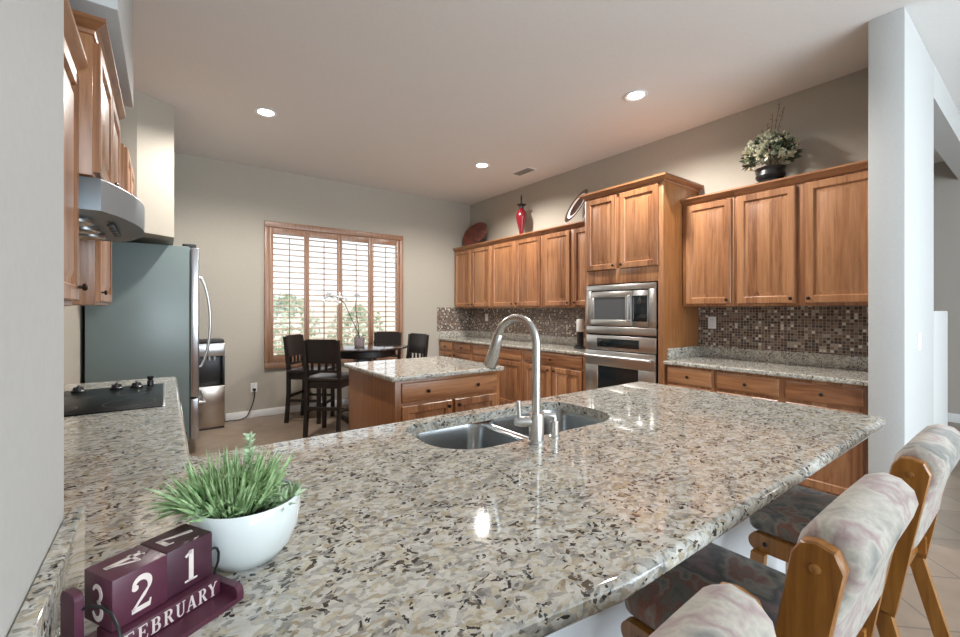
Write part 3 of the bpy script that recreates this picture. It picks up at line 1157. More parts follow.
# ------------------------------------------------------------------ cooktop
COOKG = simple('cooktop_glass', (0.008, 0.011, 0.012), 0.3, noise=0.02, spec=0.15)
ck = thing('cooktop', 'black glass cooktop set in the granite on the left', 'cooktop', (-0.27, 2.89, 0.914))
MB().box(-0.535, -0.012, 2.515, 3.275, 0.9145, 0.9205, 0.002).build('glass_top', COOKG, ck)
m = MB()
m.box(-0.012, 0.0, 2.51, 3.28, 0.9145, 0.9215, 0.002)
m.build('edge_trim', STEEL, ck)
for cx, cy, rr in ((-0.40, 2.68, 0.075), (-0.40, 3.0, 0.10), (-0.14, 2.68, 0.10), (-0.14, 3.0, 0.075)):
    m = MB()
    m.lathe([(rr - 0.003, 0), (rr, 0), (rr, 0.0006), (rr - 0.003, 0.0006)], (cx, cy, 0.9205), 40)
    m.build('burner_ring', GREYG, ck)
for cx in (-0.47, -0.385, -0.225, -0.135):
    m = MB()
    m.lathe([(0, 0), (0.030, 0), (0.032, 0.006), (0.024, 0.012), (0.020, 0.026), (0.0, 0.027)], (cx, 3.20, 0.9206), 18)
    m.box(cx - 0.005, cx + 0.005, 3.178, 3.222, 0.944, 0.956, 0.003)
    m.build('knob', BLACK, ck)
pm = thing('spice_shaker', 'tiny black upright shaker at the right end of the cooktop knobs', 'shaker', (-0.072, 3.225, 0.9206))
MB().lathe([(0, 0), (0.016, 0), (0.016, 0.028), (0.012, 0.034), (0.016, 0.040), (0.016, 0.056), (0, 0.06)], (-0.072, 3.225, 0.9206), 16).build('body', BLACK, pm)

# ------------------------------------------------------------------ left wall: upper cabinets, hood
def upper_left(label, y0, y1, zb, zt, fx, doors, crown_sides=None, name='wall_cabinet'):
    t = thing(name, label, 'cabinet', (LX, (y0 + y1) / 2, zb), group='upper cabinets')
    b = MB()
    b.box(LX + 0.001, fx, y0 + 0.001, y1 - 0.001, zb, zt, 0.002)
    b.build('body', WOODV, t)
    for a, c, s in doors:
        w = c - a
        ku = (w - 0.03) if s == 'n' else 0.03
        put_door(t, (fx, c, zb + 0.018), (0, -1, 0), (1, 0, 0), w, zt - zb - 0.035, (ku, 0.05))
    if crown_sides:
        crown(t, LX + 0.001, fx, y0, y1, zt - 0.004, crown_sides, 0.042, 0.055)
    return t


upper_left('nearest upper cabinet on the left wall, beside the pale wall edge', 1.06, 2.132, 1.385, 2.235, -0.272, [(1.09, 1.585, 'n'), (1.61, 2.11, 'f')], '+x')
upper_left('deep upper cabinet above the range hood, under the soffit', 2.142, 3.07, 1.875, 2.40, -0.219, [(2.165, 2.595, 'f'), (2.615, 3.05, 'n')], '+x-y')
upper_left('narrow upper cabinet between range hood and refrigerator', 3.074, 3.74, 1.40, 2.36, -0.304, [(3.10, 3.71, 'n')], None)
upper_left('short high cabinet on the left wall nearest the refrigerator', 3.76, 4.54, 2.04, 2.50, -0.226, [(3.78, 4.14, 'f'), (4.16, 4.52, 'n')], None)

hd = thing('range_hood', 'bow-fronted grey steel range hood over the cooktop', 'range hood', (-0.35, 2.605, 1.745))


def hood_outline(ins):
    pts = [(LX + 0.002, 2.144 + ins), (-0.21 - ins, 2.144 + ins)]
    for k in range(13):
        t = k / 12
        y = 2.144 + ins + (0.924 - 2 * ins) * t
        pts.append((-0.195 - ins + 0.115 * math.sin(PI * t) ** 0.8, y))
    pts += [(-0.21 - ins, 3.068 - ins), (LX + 0.002, 3.068 - ins)]
    return pts


m = MB()
m.loft([[(x, y, z) for x, y in hood_outline(i)] for i, z in ((0.03, 1.752), (0.012, 1.745), (0.0, 1.745), (0.0, 1.862), (0.004, 1.868), (0.02, 1.870))])
m.build('shell', HOODM, hd)
for yy in (2.40, 2.62, 2.84):
    m = MB()
    m.lathe([(0.0, 0.0), (0.06, 0.0), (0.06, 0.012), (0.05, 0.018), (0.035, 0.012), (0.0, 0.010)], (-0.30, yy, 1.741), 24, Matrix.Rotation(PI, 4, 'X'))
    m.build('hood_lamp', STEEL, hd)
for k in range(5):
    m = MB()
    m.box(-0.2 - 0.004, -0.2 + 0.02, 2.45 + k * 0.075, 2.50 + k * 0.075, 1.735, 1.745, 0.002)
    m.build('switch', BLACK, hd)

# ------------------------------------------------------------------ refrigerator
fr = thing('refrigerator', 'tall steel refrigerator with grey-green side at the left wall end', 'refrigerator', (-0.15, 5.32, 0))
m = MB()
m.box(LX + 0.03, 0.185, 4.90, 5.74, 0.12, 1.975, 0.006)
m.box(LX + 0.05, 0.165, 4.92, 5.72, 0.0, 0.12)
m.build('cabinet_body', FRIDGE, fr)
m = MB()
m.box(0.192, 0.262, 4.90, 5.74, 0.54, 1.97, 0.012, 3)
dr = m.build('door', STEELD, fr)
m = MB()
hp = []
for k in range(13):
    t = k / 12
    hp.append((0.285 + 0.075 * math.sin(PI * t) ** 0.7, 5.0, 0.82 + t * 0.87))
m.tube([(0.258, 5.0, 0.82)] + hp + [(0.258, 5.0, 1.69)], 0.013, 12)
m.build('handle', STEEL, dr)
m = MB()
m.box(0.192, 0.262, 4.90, 5.74, 0.135, 0.525, 0.012, 3)
dr = m.build('freezer_drawer', STEELD, fr)
m = MB()
m.tube([(0.258, 4.98, 0.47), (0.31, 4.98, 0.47), (0.31, 5.66, 0.47), (0.258, 5.66, 0.47)], 0.012, 12)
m.build('handle', STEEL, dr)
m = MB()
m.box(0.13, 0.24, 4.91, 5.01, 1.972, 2.0, 0.006)
m.build('hinge_cover', BLACK, fr)

# water cooler between refrigerator and window
wc = thing('water_cooler', 'slim steel and black water cooler standing beside the refrigerator', 'water cooler', (0.41, 5.9, 0))
m = MB()
m.box(0.26, 0.56, 5.78, 6.07, 0.02, 0.50, 0.012)
m.build('lower_door', brushed('cooler_steel', (0.50, 0.44, 0.38), 0.25, (30, 30, 1)), wc)
m = MB()
m.box(0.26, 0.56, 5.86, 6.07, 0.50, 0.84, 0.006)
m.box(0.26, 0.285, 5.78, 5.86, 0.50, 0.84, 0.004)
m.box(0.535, 0.56, 5.78, 5.86, 0.50, 0.84, 0.004)
m.build('dispensing_bay', BLACK, wc)
MB().box(0.265, 0.555, 5.785, 6.06, 0.0, 0.02).build('foot_plinth', BLACK, wc)
m = MB()
m.box(0.26, 0.56, 5.775, 6.07, 0.84, 0.99, 0.012)
m.build('control_head', STEEL, wc)
m = MB()
m.box(0.265, 0.555, 5.785, 6.06, 0.99, 1.03, 0.012)
m.build('top_cover', BLACK, wc)
for x in (0.36, 0.41, 0.46):
    m = MB()
    m.cyl((x, 5.82, 0.84), (x, 5.82, 0.79), 0.01, 0.008, 10)
    m.build('tap', WHITE, wc)


def plate(name, label, cat, origin, u, n, w=0.075, h=0.118, kind='outlet', group=None):
    t = thing(name, label, cat, origin, group=group)
    u, n, o = Vector(u), Vector(n), Vector(origin)
    M = frame(o - u * w / 2 - Vector((0, 0, h / 2)), u, n)
    MB().rect_loft(w, h, [(0, 0), (0, 0.003), (0.004, 0.006)], M).build('cover_plate', WHITE, t)
    if kind == 'outlet':
        for dz in (-0.027, 0.027):
            m = MB()
            M2 = frame(o + n * 0.0055 - u * 0.016 + Vector((0, 0, dz - 0.017)), u, n)
            m.rect_loft(0.032, 0.034, [(0, 0), (0.002, 0.0025)], M2)
            so = m.build('socket', WHITE, t)
            m = MB()
            for du in (-0.008, 0.006):
                M3 = frame(o + n * 0.0078 + u * du + Vector((0, 0, dz - 0.004)), u, n)
                m.rect_loft(0.002, 0.010, [(0, 0), (0, 0.0006)], M3)
            m.build('slots', BLACK, so)
    else:
        m = MB()
        M2 = frame(o + n * 0.0055 - u * 0.016 + Vector((0, 0, -0.033)), u, n)
        m.rect_loft(0.032, 0.066, [(0, 0), (0.001, 0.003), (0.003, 0.0045)], M2)
        m.build('rocker', WHITE, t)
    return t


plate('wall_outlet', 'white wall outlet low on the dining wall with black plug', 'outlet', (0.913, BY - 0.0005, 0.385), (1, 0, 0), (0, -1, 0))
plate('wall_outlet', 'white outlet in the mosaic right of the oven tower', 'outlet', (WX - 0.0085, 2.0, 1.25), (0, 1, 0), (-1, 0, 0))
plate('wall_outlet', 'white outlet in the mosaic left of the oven tower', 'outlet', (WX - 0.0085, 5.62, 1.25), (0, 1, 0), (-1, 0, 0))
plate('light_switch', 'white light switch on the pillar wall at right', 'switch', (4.03, 0.5505, 1.16), (-1, 0, 0), (0, -1, 0), kind='switch')
cord = MB()
cord.box(0.895, 0.931, BY - 0.05, BY - 0.008, 0.345, 0.375, 0.006)
pts = [(0.913, BY - 0.045, 0.345), (0.912, BY - 0.05, 0.28), (0.895, BY - 0.045, 0.2), (0.86, BY - 0.04, 0.1), (0.82, BY - 0.05, 0.03), (0.75, BY - 0.06, 0.008), (0.66, BY - 0.05, 0.008), (0.57, BY - 0.045, 0.008)]
fine = []
for i in range(len(pts) - 1):
    for k in range(4):
        t = k / 4
        p0, p1, p2, p3 = [Vector(pts[max(0, min(len(pts) - 1, i + j))]) for j in (-1, 0, 1, 2)]
        fine.append(0.5 * ((2 * p1) + (p2 - p0) * t + (2 * p0 - 5 * p1 + 4 * p2 - p3) * t * t + (3 * p1 - p0 - 3 * p2 + p3) * t ** 3))
fine.append(Vector(pts[-1]))
cord.tube(fine, 0.006, 8)
tag(cord.build('power_cord', BLACK), 'black power cord hanging from the low wall outlet to the floor', 'cord')

# ------------------------------------------------------------------ ceiling fittings
GLOW = emit('lamp_glow', (1.0, 0.95, 0.88), 9)
for (x, y, lab) in ((0.752, 4.367, 'round recessed ceiling light nearest the fridge bulkhead, over the dining side'), (3.239, 2.144, 'round recessed ceiling light nearest the right cabinets and pillar'),
                    (3.23, 4.337, 'round recessed ceiling light beside the ceiling air vent')):
    t = thing('recessed_light', lab, 'ceiling light', (x, y, CZ), group='recessed ceiling lights')
    m = MB()
    m.lathe([(0.066, -0.002), (0.092, -0.002), (0.096, -0.008), (0.090, -0.012), (0.068, -0.006)], (x, y, CZ), 36)
    m.build('trim_ring', WHITE, t)
    MB().lathe([(0, -0.001), (0.068, -0.001), (0.066, -0.005), (0, -0.006)], (x, y, CZ), 32).build('lens', GLOW, t)
    d = bpy.data.lights.new('downlight', 'SPOT')
    d.energy = CAN_W
    d.color = CAN_COL
    d.spot_size = R(158)
    d.spot_blend = 0.5
    d.shadow_soft_size = 0.06
    o = bpy.data.objects.new('downlight', d)
    COL.objects.link(o)
    o.parent = t
    o.location = (0, 0, -0.03)
vt = thing('air_vent', 'small slotted air vent in the ceiling above the left uppers', 'air vent', (3.815, 4.2, CZ))
m = MB()
m.box(3.74, 3.89, 4.03, 4.37, CZ - 0.008, CZ - 0.0005, 0.003)
m.build('vent_frame', WHITE, vt)
m = MB()
for k in range(9):
    x = 3.757 + k * 0.0145
    m.box(x, x + 0.007, 4.05, 4.35, CZ - 0.011, CZ - 0.007)
m.build('slats', simple('vent_grey', (0.22, 0.21, 0.20), 0.6), vt)

# ------------------------------------------------------------------ things on top of the cabinets
CT = UT + 0.0515      # top of the crown


def disc_matrix(c, n, upv=(0, 0, 1)):
    n = Vector(n).normalized()
    x = Vector(upv).cross(n).normalized()
    y = n.cross(x)
    M = Matrix.Identity(4)
    for i in range(3):
        M[i][0], M[i][1], M[i][2], M[i][3] = x[i], y[i], n[i], c[i]
    return M


pl = thing('oval_platter', 'oval red-brown platter leaning on the wall atop the corner cabinet', 'platter', (4.12, 5.72, CT))
m = MB()
n_ = Vector((-0.93, -0.05, 0.36)).normalized()
M = disc_matrix((4.155, 5.76, CT + 0.213), n_)
m.lathe([(0, -0.012), (0.22, -0.012), (0.30, 0.012), (0.31, 0.018), (0.30, 0.022), (0.225, 0.0), (0, -0.002)], (0, 0, 0), 48, M, 1.0, 0.70)
m.build('dish', RUST, pl)
m = MB()
for s in (-0.06, 0.06):
    m.tube([(4.05, 5.71 + s, CT + 0.03), (4.05, 5.71 + s, CT + 0.006), (4.23, 5.71 + s, CT + 0.006), (4.235, 5.71 + s, CT + 0.24)], 0.005, 8)
m.tube([(4.23, 5.65, CT + 0.006), (4.23, 5.77, CT + 0.006)], 0.005, 8)
m.build('stand', BRONZE, pl)

vz = thing('red_vase', 'slender red vase with black finial stopper on the upper cabinets', 'vase', (4.10, 4.56, CT))
MB().lathe([(0, 0), (0.052, 0), (0.055, 0.008), (0.034, 0.02), (0.03, 0.05), (0.036, 0.10), (0.062, 0.20), (0.078, 0.27), (0.080, 0.31), (0.066, 0.36), (0.042, 0.395), (0.03, 0.41), (0, 0.412)],
           (4.10, 4.56, CT), 28).build('body', REDG, vz)
MB().lathe([(0, 0.411), (0.03, 0.411), (0.032, 0.44), (0.058, 0.452), (0.072, 0.462), (0.04, 0.47), (0.018, 0.478), (0.012, 0.50), (0.012, 0.57), (0.006, 0.60), (0, 0.61)],
           (4.10, 4.56, CT), 24).build('stopper', BLACK, vz)

dp = thing('display_plate', 'dark patterned plate tilted on a stand against the oven tower', 'plate', (4.08, 3.5, CT))
m = MB()
M = disc_matrix((4.06, 3.50, CT + 0.225), (-0.80, 0.35, 0.48))
m.lathe([(0, -0.008), (0.10, -0.008), (0.225, 0.014), (0.23, 0.018), (0.222, 0.020), (0.105, 0.0), (0, 0.0)], (0, 0, 0), 40, M)
m.build('dish', PLUM, dp)
m = MB()
m.lathe([(0.135, 0.0040), (0.178, 0.0110), (0.178, 0.0138), (0.135, 0.0065)], (0, 0, 0), 40, M)
m.build('band', CREAM, dp)
m = MB()
for s in (-0.05, 0.05):
    m.tube([(4.0 + s, 3.60, CT + 0.04), (4.01 + s, 3.58, CT + 0.006), (4.06 + s, 3.38, CT + 0.006), (4.08 + s, 3.33, CT + 0.13)], 0.006, 8)
m.tube([(4.01, 3.38, CT + 0.006), (4.11, 3.38, CT + 0.006)], 0.005, 8)
m.build('stand', WHITE, dp)


def leafquad(m, p, d, L_, w, curl=0.0):
    d = Vector(d).normalized()
    s = d.cross(Vector((random.gauss(0, 1), random.gauss(0, 1), random.gauss(0, 1))))
    s = s.normalized() * w
    q = Vector(p)
    mid = q + d * L_ * 0.5 + Vector((0, 0, curl))
    m.poly([q, mid + s, q + d * L_ + Vector((0, 0, -curl)), mid - s])


fp = thing('flower_pot', 'black footed pot of cream dried flowers on the right cabinets', 'flower arrangement', (4.10, 1.44, CT))
px, py = 4.10, 1.44
MB().lathe([(0, 0), (0.145, 0), (0.15, 0.012), (0.10, 0.03), (0.085, 0.045), (0.095, 0.055), (0.108, 0.08), (0.098, 0.12), (0.112, 0.145), (0.09, 0.145), (0.08, 0.13), (0, 0.13)],
           (px, py, CT), 28).build('pot', BLACK, fp)
m = MB()
for _ in range(170):
    th = random.uniform(0, 2 * PI)
    el = random.uniform(-0.35, 1.45)
    k = random.uniform(0.75, 1.0)
    c = Vector((px + 0.145 * k * math.cos(th) * math.cos(el) - 0.02, py + 0.185 * k * math.sin(th) * math.cos(el), CT + 0.245 + 0.19 * k * math.sin(el)))
    if c.x > WX - 0.04:
        continue
    for _j in range(7):
        leafquad(m, c, (math.cos(th) + random.gauss(0, 0.9), math.sin(th) + random.gauss(0, 0.9), random.gauss(0.4, 0.8)), 0.042, 0.014)
m.build('blossoms', DRYFL, fp)
m = MB()
for _ in range(150):
    th = random.uniform(0, 2 * PI)
    el = random.uniform(-0.5, 1.3)
    c = Vector((px + 0.10 * math.cos(th) * math.cos(el) - 0.02, py + 0.15 * math.sin(th) * math.cos(el), CT + 0.235 + 0.13 * math.sin(el)))
    leafquad(m, c, (math.cos(th) + random.gauss(0, 0.5), math.sin(th) + random.gauss(0, 0.5), random.gauss(0.1, 0.6)), 0.085, 0.018)
m.build('leaves', DARKLEAF, fp)
m = MB()
for dx, dy, h in ((0.0, -0.07, 0.68), (-0.01, -0.02, 0.6), (0.02, 0.03, 0.54), (-0.02, -0.11, 0.62), (0.02, 0.07, 0.5)):
    m.tube([(px, py, CT + 0.125), (px + dx * 0.5, py + dy * 0.4, CT + 0.2 + (h - 0.2) * 0.5), (px + dx, py + dy, CT + h)], [0.004, 0.003, 0.0015], 6)
    for k in range(9):
        t = 0.6 + 0.4 * k / 9
        leafquad(m, (px + dx * t, py + dy * t, CT + h * t), (random.gauss(0, 1), random.gauss(0, 1), 1.5), 0.03, 0.004)
m.build('twigs', TWIG, fp)

# small appliance at the end of the left counter
ca = thing('coffee_grinder', 'small black appliance with white top on counter beside oven tower', 'coffee grinder', (4.0, 3.40, 0.9142))
m = MB()
m.lathe([(0, 0), (0.075, 0), (0.078, 0.01), (0.06, 0.022), (0.04, 0.03), (0.038, 0.20), (0, 0.20)], (4.0, 3.40, 0.9142), 24)
m.build('base', BLACK, ca)
MB().lathe([(0, 0.20), (0.042, 0.20), (0.045, 0.21), (0.045, 0.33), (0.038, 0.35), (0, 0.352)], (4.0, 3.40, 0.9142), 24).build('top', WHITE, ca)

# ------------------------------------------------------------------ dining set
dt = thing('dining_table', 'dark round counter-height dining table in front of the shuttered window', 'table', (2.0, 5.2, 0))
TC = (2.0, 5.2)
MB().lathe([(0, 0.885), (0.50, 0.885), (0.55, 0.895), (0.56, 0.905), (0.555, 0.917), (0.54, 0.92), (0, 0.92)], (*TC, 0), 56).build('tabletop', simple('polished_dark_top', (0.03, 0.022, 0.02), 0.09, noise=0.1, spec=0.7), dt)
MB().lathe([(0, 0.80), (0.40, 0.80), (0.41, 0.81), (0.41, 0.884), (0, 0.884)], (*TC, 0), 40).build('apron', ESPRESSO, dt)
m = MB()
m.box(TC[0] - 0.09, TC[0] + 0.09, TC[1] - 0.09, TC[1] + 0.09, 0.06, 0.80, 0.006)
m.build('pedestal', ESPRESSO, dt)
m = MB()
m.box(TC[0] - 0.21, TC[0] + 0.21, TC[1] - 0.21, TC[1] + 0.21, 0.0, 0.06, 0.01)
m.build('base', ESPRESSO, dt)


def make_chair(label):
    """counter-height chair, faces +y, stands at the origin"""
    t = thing('dining_chair', label, 'chair', (0, 0, 0), group='dining chairs round the dark table')
    for sx in (-1, 1):
        m = MB()
        x = sx * 0.185
        m.loft([[(x - 0.019, -0.20 - 0.02 + dy, z), (x + 0.019, -0.20 - 0.02 + dy, z), (x + 0.019, -0.20 + 0.02 + dy, z), (x - 0.019, -0.20 + 0.02 + dy, z)]
                for dy, z in ((-0.03, 0.0), (0.0, 0.35), (0.0, 0.66), (-0.045, 1.05))])
        m.build('leg', ESPRESSO, t, local=True)
        MB().box(x - 0.02, x + 0.02, 0.165, 0.205, 0.0, 0.60, 0.003).build('leg', ESPRESSO, t, local=True)
    m = MB()
    m.box(-0.215, 0.215, -0.215, 0.225, 0.605, 0.648, 0.014, 3)
    m.build('seat', simple('black_vinyl', (0.022, 0.018, 0.017), 0.3, noise=0.1), t, local=True)
    m = MB()
    m.box(-0.17, 0.17, 0.172, 0.20, 0.53, 0.604, 0.002)
    m.box(-0.17, 0.17, -0.205, -0.18, 0.53, 0.604, 0.002)
    for sx in (-0.197, 0.173):
        m.box(sx, sx + 0.024, -0.18, 0.168, 0.53, 0.604, 0.002)
    m.build('seat_rail', ESPRESSO, t, local=True)
    m = MB()
    m.box(-0.17, 0.17, 0.175, 0.197, 0.20, 0.235, 0.002)
    m.box(-0.17, 0.17, -0.228, -0.208, 0.30, 0.335, 0.002)
    for sx in (-0.196, 0.176):
        m.box(sx, sx + 0.02, -0.20, 0.168, 0.26, 0.29, 0.002)
    m.build('stretcher', ESPRESSO, t, local=True)
    m = MB()
    n = 8
    loops = []
    for k in range(n + 1):
        x = -0.168 + 0.336 * k / n
        bow = -0.014 * math.sin(PI * k / n)
        loops.append([(x, -0.222 + bow, 0.80), (x, -0.204 + bow, 0.80), (x, -0.234 + bow, 1.06), (x, -0.252 + bow, 1.06)])
    m.loft(loops)
    m.build('backrest', ESPRESSO, t, local=True)
    m = MB()
    m.box(-0.167, 0.167, -0.212, -0.194, 0.70, 0.728, 0.002)
    for k in range(4):
        x = -0.12 + 0.08 * k
        m.box(x - 0.014, x + 0.014, -0.213, -0.198, 0.727, 0.802, 0.001)
    m.build('back_lattice', ESPRESSO, t, local=True)
    return t


def face(p, c):
    return math.atan2(c[1] - p[1], c[0] - p[0]) - PI / 2


ch = make_chair('dark dining chair nearest the island, its back to the camera')
ch.location = (1.50, 4.83, 0)
ch.rotation_euler = (0, 0, face((1.50, 4.83), (2.0, 5.35)))
p = (1.48, 5.56)
dup(ch, (p[0], p[1], 0), face(p, TC) - R(8), 'dark dining chair seen side-on against the left shutter')
p = (2.42, 5.60)
dup(ch, (p[0], p[1], 0), face(p, TC), 'dark dining chair on the far side of the table by the right shutter')
p = (2.47, 5.02)
dup(ch, (p[0], p[1], 0), R(98), 'dark dining chair at the right end of the table')

# orchid on the table
orc = thing('potted_orchid', 'white orchid in a small glass pot on the dark dining table', 'potted plant', (1.95, 5.18, 0.9203))
ox, oy = 1.95, 5.18
MB().lathe([(0, 0), (0.055, 0), (0.062, 0.01), (0.066, 0.11), (0.060, 0.11), (0.057, 0.02), (0, 0.018)], (ox, oy, 0.9203), 24).build('pot', simple('dusky_pot', (0.30, 0.24, 0.24), 0.2, noise=0.1), orc)
m = MB()
st = [(ox, oy, 0.94), (ox - 0.02, oy, 1.10), (ox - 0.11, oy + 0.02, 1.30), (ox - 0.17, oy + 0.04, 1.45), (ox - 0.24, oy + 0.05, 1.52), (ox - 0.33, oy + 0.06, 1.54), (ox - 0.40, oy + 0.06, 1.52)]
m.tube(st, [0.006, 0.006, 0.005, 0.005, 0.004, 0.004, 0.003], 8)
m.tube([(ox, oy, 0.94), (ox - 0.01, oy, 1.15), (ox - 0.05, oy + 0.01, 1.42), (ox - 0.03, oy + 0.01, 1.55)], [0.006, 0.005, 0.004, 0.003], 8)
m.build('stem', DARKLEAF, orc)
m = MB()
for q in [(ox - 0.17, oy + 0.04, 1.50), (ox - 0.24, oy + 0.03, 1.55), (ox - 0.31, oy + 0.04, 1.51), (ox - 0.37, oy + 0.04, 1.56), (ox - 0.40, oy + 0.05, 1.50), (ox - 0.03, oy, 1.55), (ox - 0.26, oy + 0.03, 1.47)]:
    for k in range(6):
        a = k * PI / 3 + random.uniform(0, 0.5)
        c = Vector(q)
        d = Vector((math.cos(a), random.uniform(-0.4, 0.1), math.sin(a)))
        leafquad(m, c, d, 0.045, 0.016)
m.build('petals', PETAL, orc)
m = MB()
for a in (0.3, 1.6, 2.9, 4.3, 5.4):
    m.poly([(ox, oy, 1.02), (ox + 0.07 * math.cos(a) - 0.02 * math.sin(a), oy + 0.07 * math.sin(a) + 0.02 * math.cos(a), 1.06),
            (ox + 0.14 * math.cos(a), oy + 0.14 * math.sin(a), 1.03), (ox + 0.07 * math.cos(a) + 0.02 * math.sin(a), oy + 0.07 * math.sin(a) - 0.02 * math.cos(a), 1.06)])
m.build('leaves', DARKLEAF, orc)


# ------------------------------------------------------------------ bar stools
def cushion(x0, x1, y0, y1, z0, z1, r, crown_=0.012):
    m = MB()
    t = bmesh.new()
    bmesh.ops.create_cube(t, size=1)
    for v in t.verts:
        v.co = Vector(((x0 + x1) / 2 + v.co.x * (x1 - x0), (y0 + y1) / 2 + v.co.y * (y1 - y0), (z0 + z1) / 2 + v.co.z * (z1 - z0)))
    bmesh.ops.bevel(t, geom=list(t.edges), offset=r, segments=4, affect='EDGES', profile=0.5)
    m._merge(t)
    return m


def make_stool(label):
    """upholstered counter stool, faces +y, stands at the origin under its seat"""
    t = thing('bar_stool', label, 'stool', (0, 0, 0), group='upholstered stools along the peninsula')
    cushion(-0.228, 0.228, -0.19, 0.215, 0.545, 0.615, 0.03).build('seat', SEATF, t, local=True)
    # side rails under the cushion, with a bolt
    for s in (-1, 1):
        m = MB()
        x = s * 0.225
        prof = round_poly([(-0.20, 0.485), (0.205, 0.485), (0.205, 0.548), (-0.20, 0.548)], [0.004, 0.03, 0.03, 0.004], 5)
        M = Matrix(((0, 0, 1, x - 0.014), (1, 0, 0, 0), (0, 1, 0, 0), (0, 0, 0, 1)))
        m.prism(prof, 0, 0.028, M)
        rl = m.build('side_rail', OAK, t, local=True)
        m = MB()
        m.tube([(x + s * 0.013, 0.15, 0.517), (x + s * 0.019, 0.15, 0.517)], [0.009, 0.006], 12)
        m.build('bolt', BRONZE, rl, local=True)
    m = MB()
    m.box(-0.21, 0.21, 0.165, 0.187, 0.488, 0.545, 0.003)
    m.box(-0.21, 0.21, -0.18, -0.16, 0.488, 0.545, 0.003)
    m.build('cross_rail', OAK, t, local=True)
    # backrest: thick rolled pad, leaning back
    secs = []
    prof = []          # (y, z) around the pad cross-section
    zb, zt = 0.665, 0.972
    front = [(-0.150, 0.67), (-0.152, 0.72), (-0.160, 0.80), (-0.172, 0.87), (-0.186, 0.925), (-0.206, 0.957)]
    top = [(-0.236, 0.972), (-0.270, 0.966), (-0.293, 0.945), (-0.300, 0.917)]
    rear = [(-0.292, 0.885), (-0.272, 0.84), (-0.254, 0.78), (-0.242, 0.72), (-0.236, 0.672), (-0.226, 0.655), (-0.165, 0.655)]
    prof = front + top + rear
    cy_ = sum(p_[0] for p_ in prof) / len(prof)
    cz_ = sum(p_[1] for p_ in prof) / len(prof)
    m = MB()
    hw = 0.238
    xs = [(-hw, 0.55), (-hw + 0.006, 0.78), (-hw + 0.02, 0.92), (-hw + 0.045, 1.0), (-0.1, 1.02), (0, 1.03), (0.1, 1.02), (hw - 0.045, 1.0), (hw - 0.02, 0.92), (hw - 0.006, 0.78), (hw, 0.55)]
    m.loft([[(x, cy_ + (y - cy_) * k, cz_ + (z - cz_) * (0.5 + 0.5 * k)) for y, z in prof] for x, k in xs])
    m.build('backrest', BACKF, t, 60, local=True)
    # oak side slabs with chamfered heads, running down into the rear legs
    for s in (-1, 1):
        m = MB()
        x = s * 0.250
        pr = [(-0.118, 0.46), (-0.196, 0.46), (-0.236, 0.70), (-0.262, 0.85), (-0.272, 0.905), (-0.258, 0.936), (-0.230, 0.944), (-0.206, 0.938), (-0.190, 0.912), (-0.182, 0.86), (-0.156, 0.70)]
        M = Matrix(((0, 0, 1, x - 0.015), (1, 0, 0, 0), (0, 1, 0, 0), (0, 0, 0, 1)))
        m.loft([[((y - (-0.22)) * 0.94 - 0.22, 0.7 + (z - 0.7) * 0.985, 0.0) for y, z in pr], [(y, z, 0.004) for y, z in pr], [(y, z, 0.026) for y, z in pr],
                [((y - (-0.22)) * 0.94 - 0.22, 0.7 + (z - 0.7) * 0.985, 0.030) for y, z in pr]], mat=M)
        sl = m.build('back_post', OAK, t, local=True)
        m = MB()
        m.tube([(x + s * 0.013, -0.229, 0.895), (x + s * 0.019, -0.229, 0.895), (x + s * 0.021, -0.229, 0.895)], [0.010, 0.009, 0.004], 14)
        m.build('bolt', OAK, sl, local=True)
        m = MB()
        m.loft([[(x - 0.015, y - 0.022, z), (x + 0.015, y - 0.022, z), (x + 0.015, y + 0.022, z), (x - 0.015, y + 0.022, z)] for y, z in ((-0.290, 0.0), (-0.165, 0.47))])
        m.build('leg', OAK, t, local=True)
        m = MB()
        m.loft([[(x - 0.015, y - 0.022, z), (x + 0.015, y - 0.022, z), (x + 0.015, y + 0.022, z), (x - 0.015, y + 0.022, z)] for y, z in ((0.205, 0.0), (0.165, 0.487))])
        m.build('leg', OAK, t, local=True)
    m = MB()
    m.tube([(-0.24, 0.19, 0.2), (0.24, 0.19, 0.2)], 0.013, 10)
    m.tube([(-0.24, -0.247, 0.16), (0.24, -0.247, 0.16)], 0.013, 10)
    m.build('foot_rail', OAK, t, local=True)
    return t


st = make_stool('middle one of the three upholstered stools along the granite peninsula')
st.location = (1.225, 0.494, 0)
dup(st, (1.995, 0.484, 0), 0, 'upholstered stool farthest along the peninsula, nearest the white pillar')
dup(st, (0.442, 0.51, 0), R(3), 'upholstered stool nearest the camera, only its back top showing')


# ------------------------------------------------------------------ lettering
def ribbon(m, pts, ws, M, th=0.0006):
    pts = [Vector((p_[0], p_[1])) for p_ in pts]
    if not isinstance(ws, (list, tuple)):
        ws = [ws] * len(pts)
    Lf, Rt = [], []
    for i, p_ in enumerate(pts):
        d = pts[min(i + 1, len(pts) - 1)] - pts[max(i - 1, 0)]
        d.normalize()
        nn = Vector((-d.y, d.x))
        Lf.append(p_ + nn * ws[i] / 2)
        Rt.append(p_ - nn * ws[i] / 2)
    for i in range(len(pts) - 1):
        q = [Lf[i], Lf[i + 1], Rt[i + 1], Rt[i]]
        m.loft([[(v.x, v.y, 0) for v in q], [(v.x, v.y, th) for v in q]], mat=M)


def arc(cx, cy, rx, ry, a0, a1, n=12):
    return [(cx + rx * math.cos(R(a0 + (a1 - a0) * k / n)), cy + ry * math.sin(R(a0 + (a1 - a0) * k / n))) for k in range(n + 1)]


def vary(n, a, b):
    return [a + (b - a) * math.sin(PI * k / n) for k in range(n + 1)]


TK, TN = 0.15, 0.06


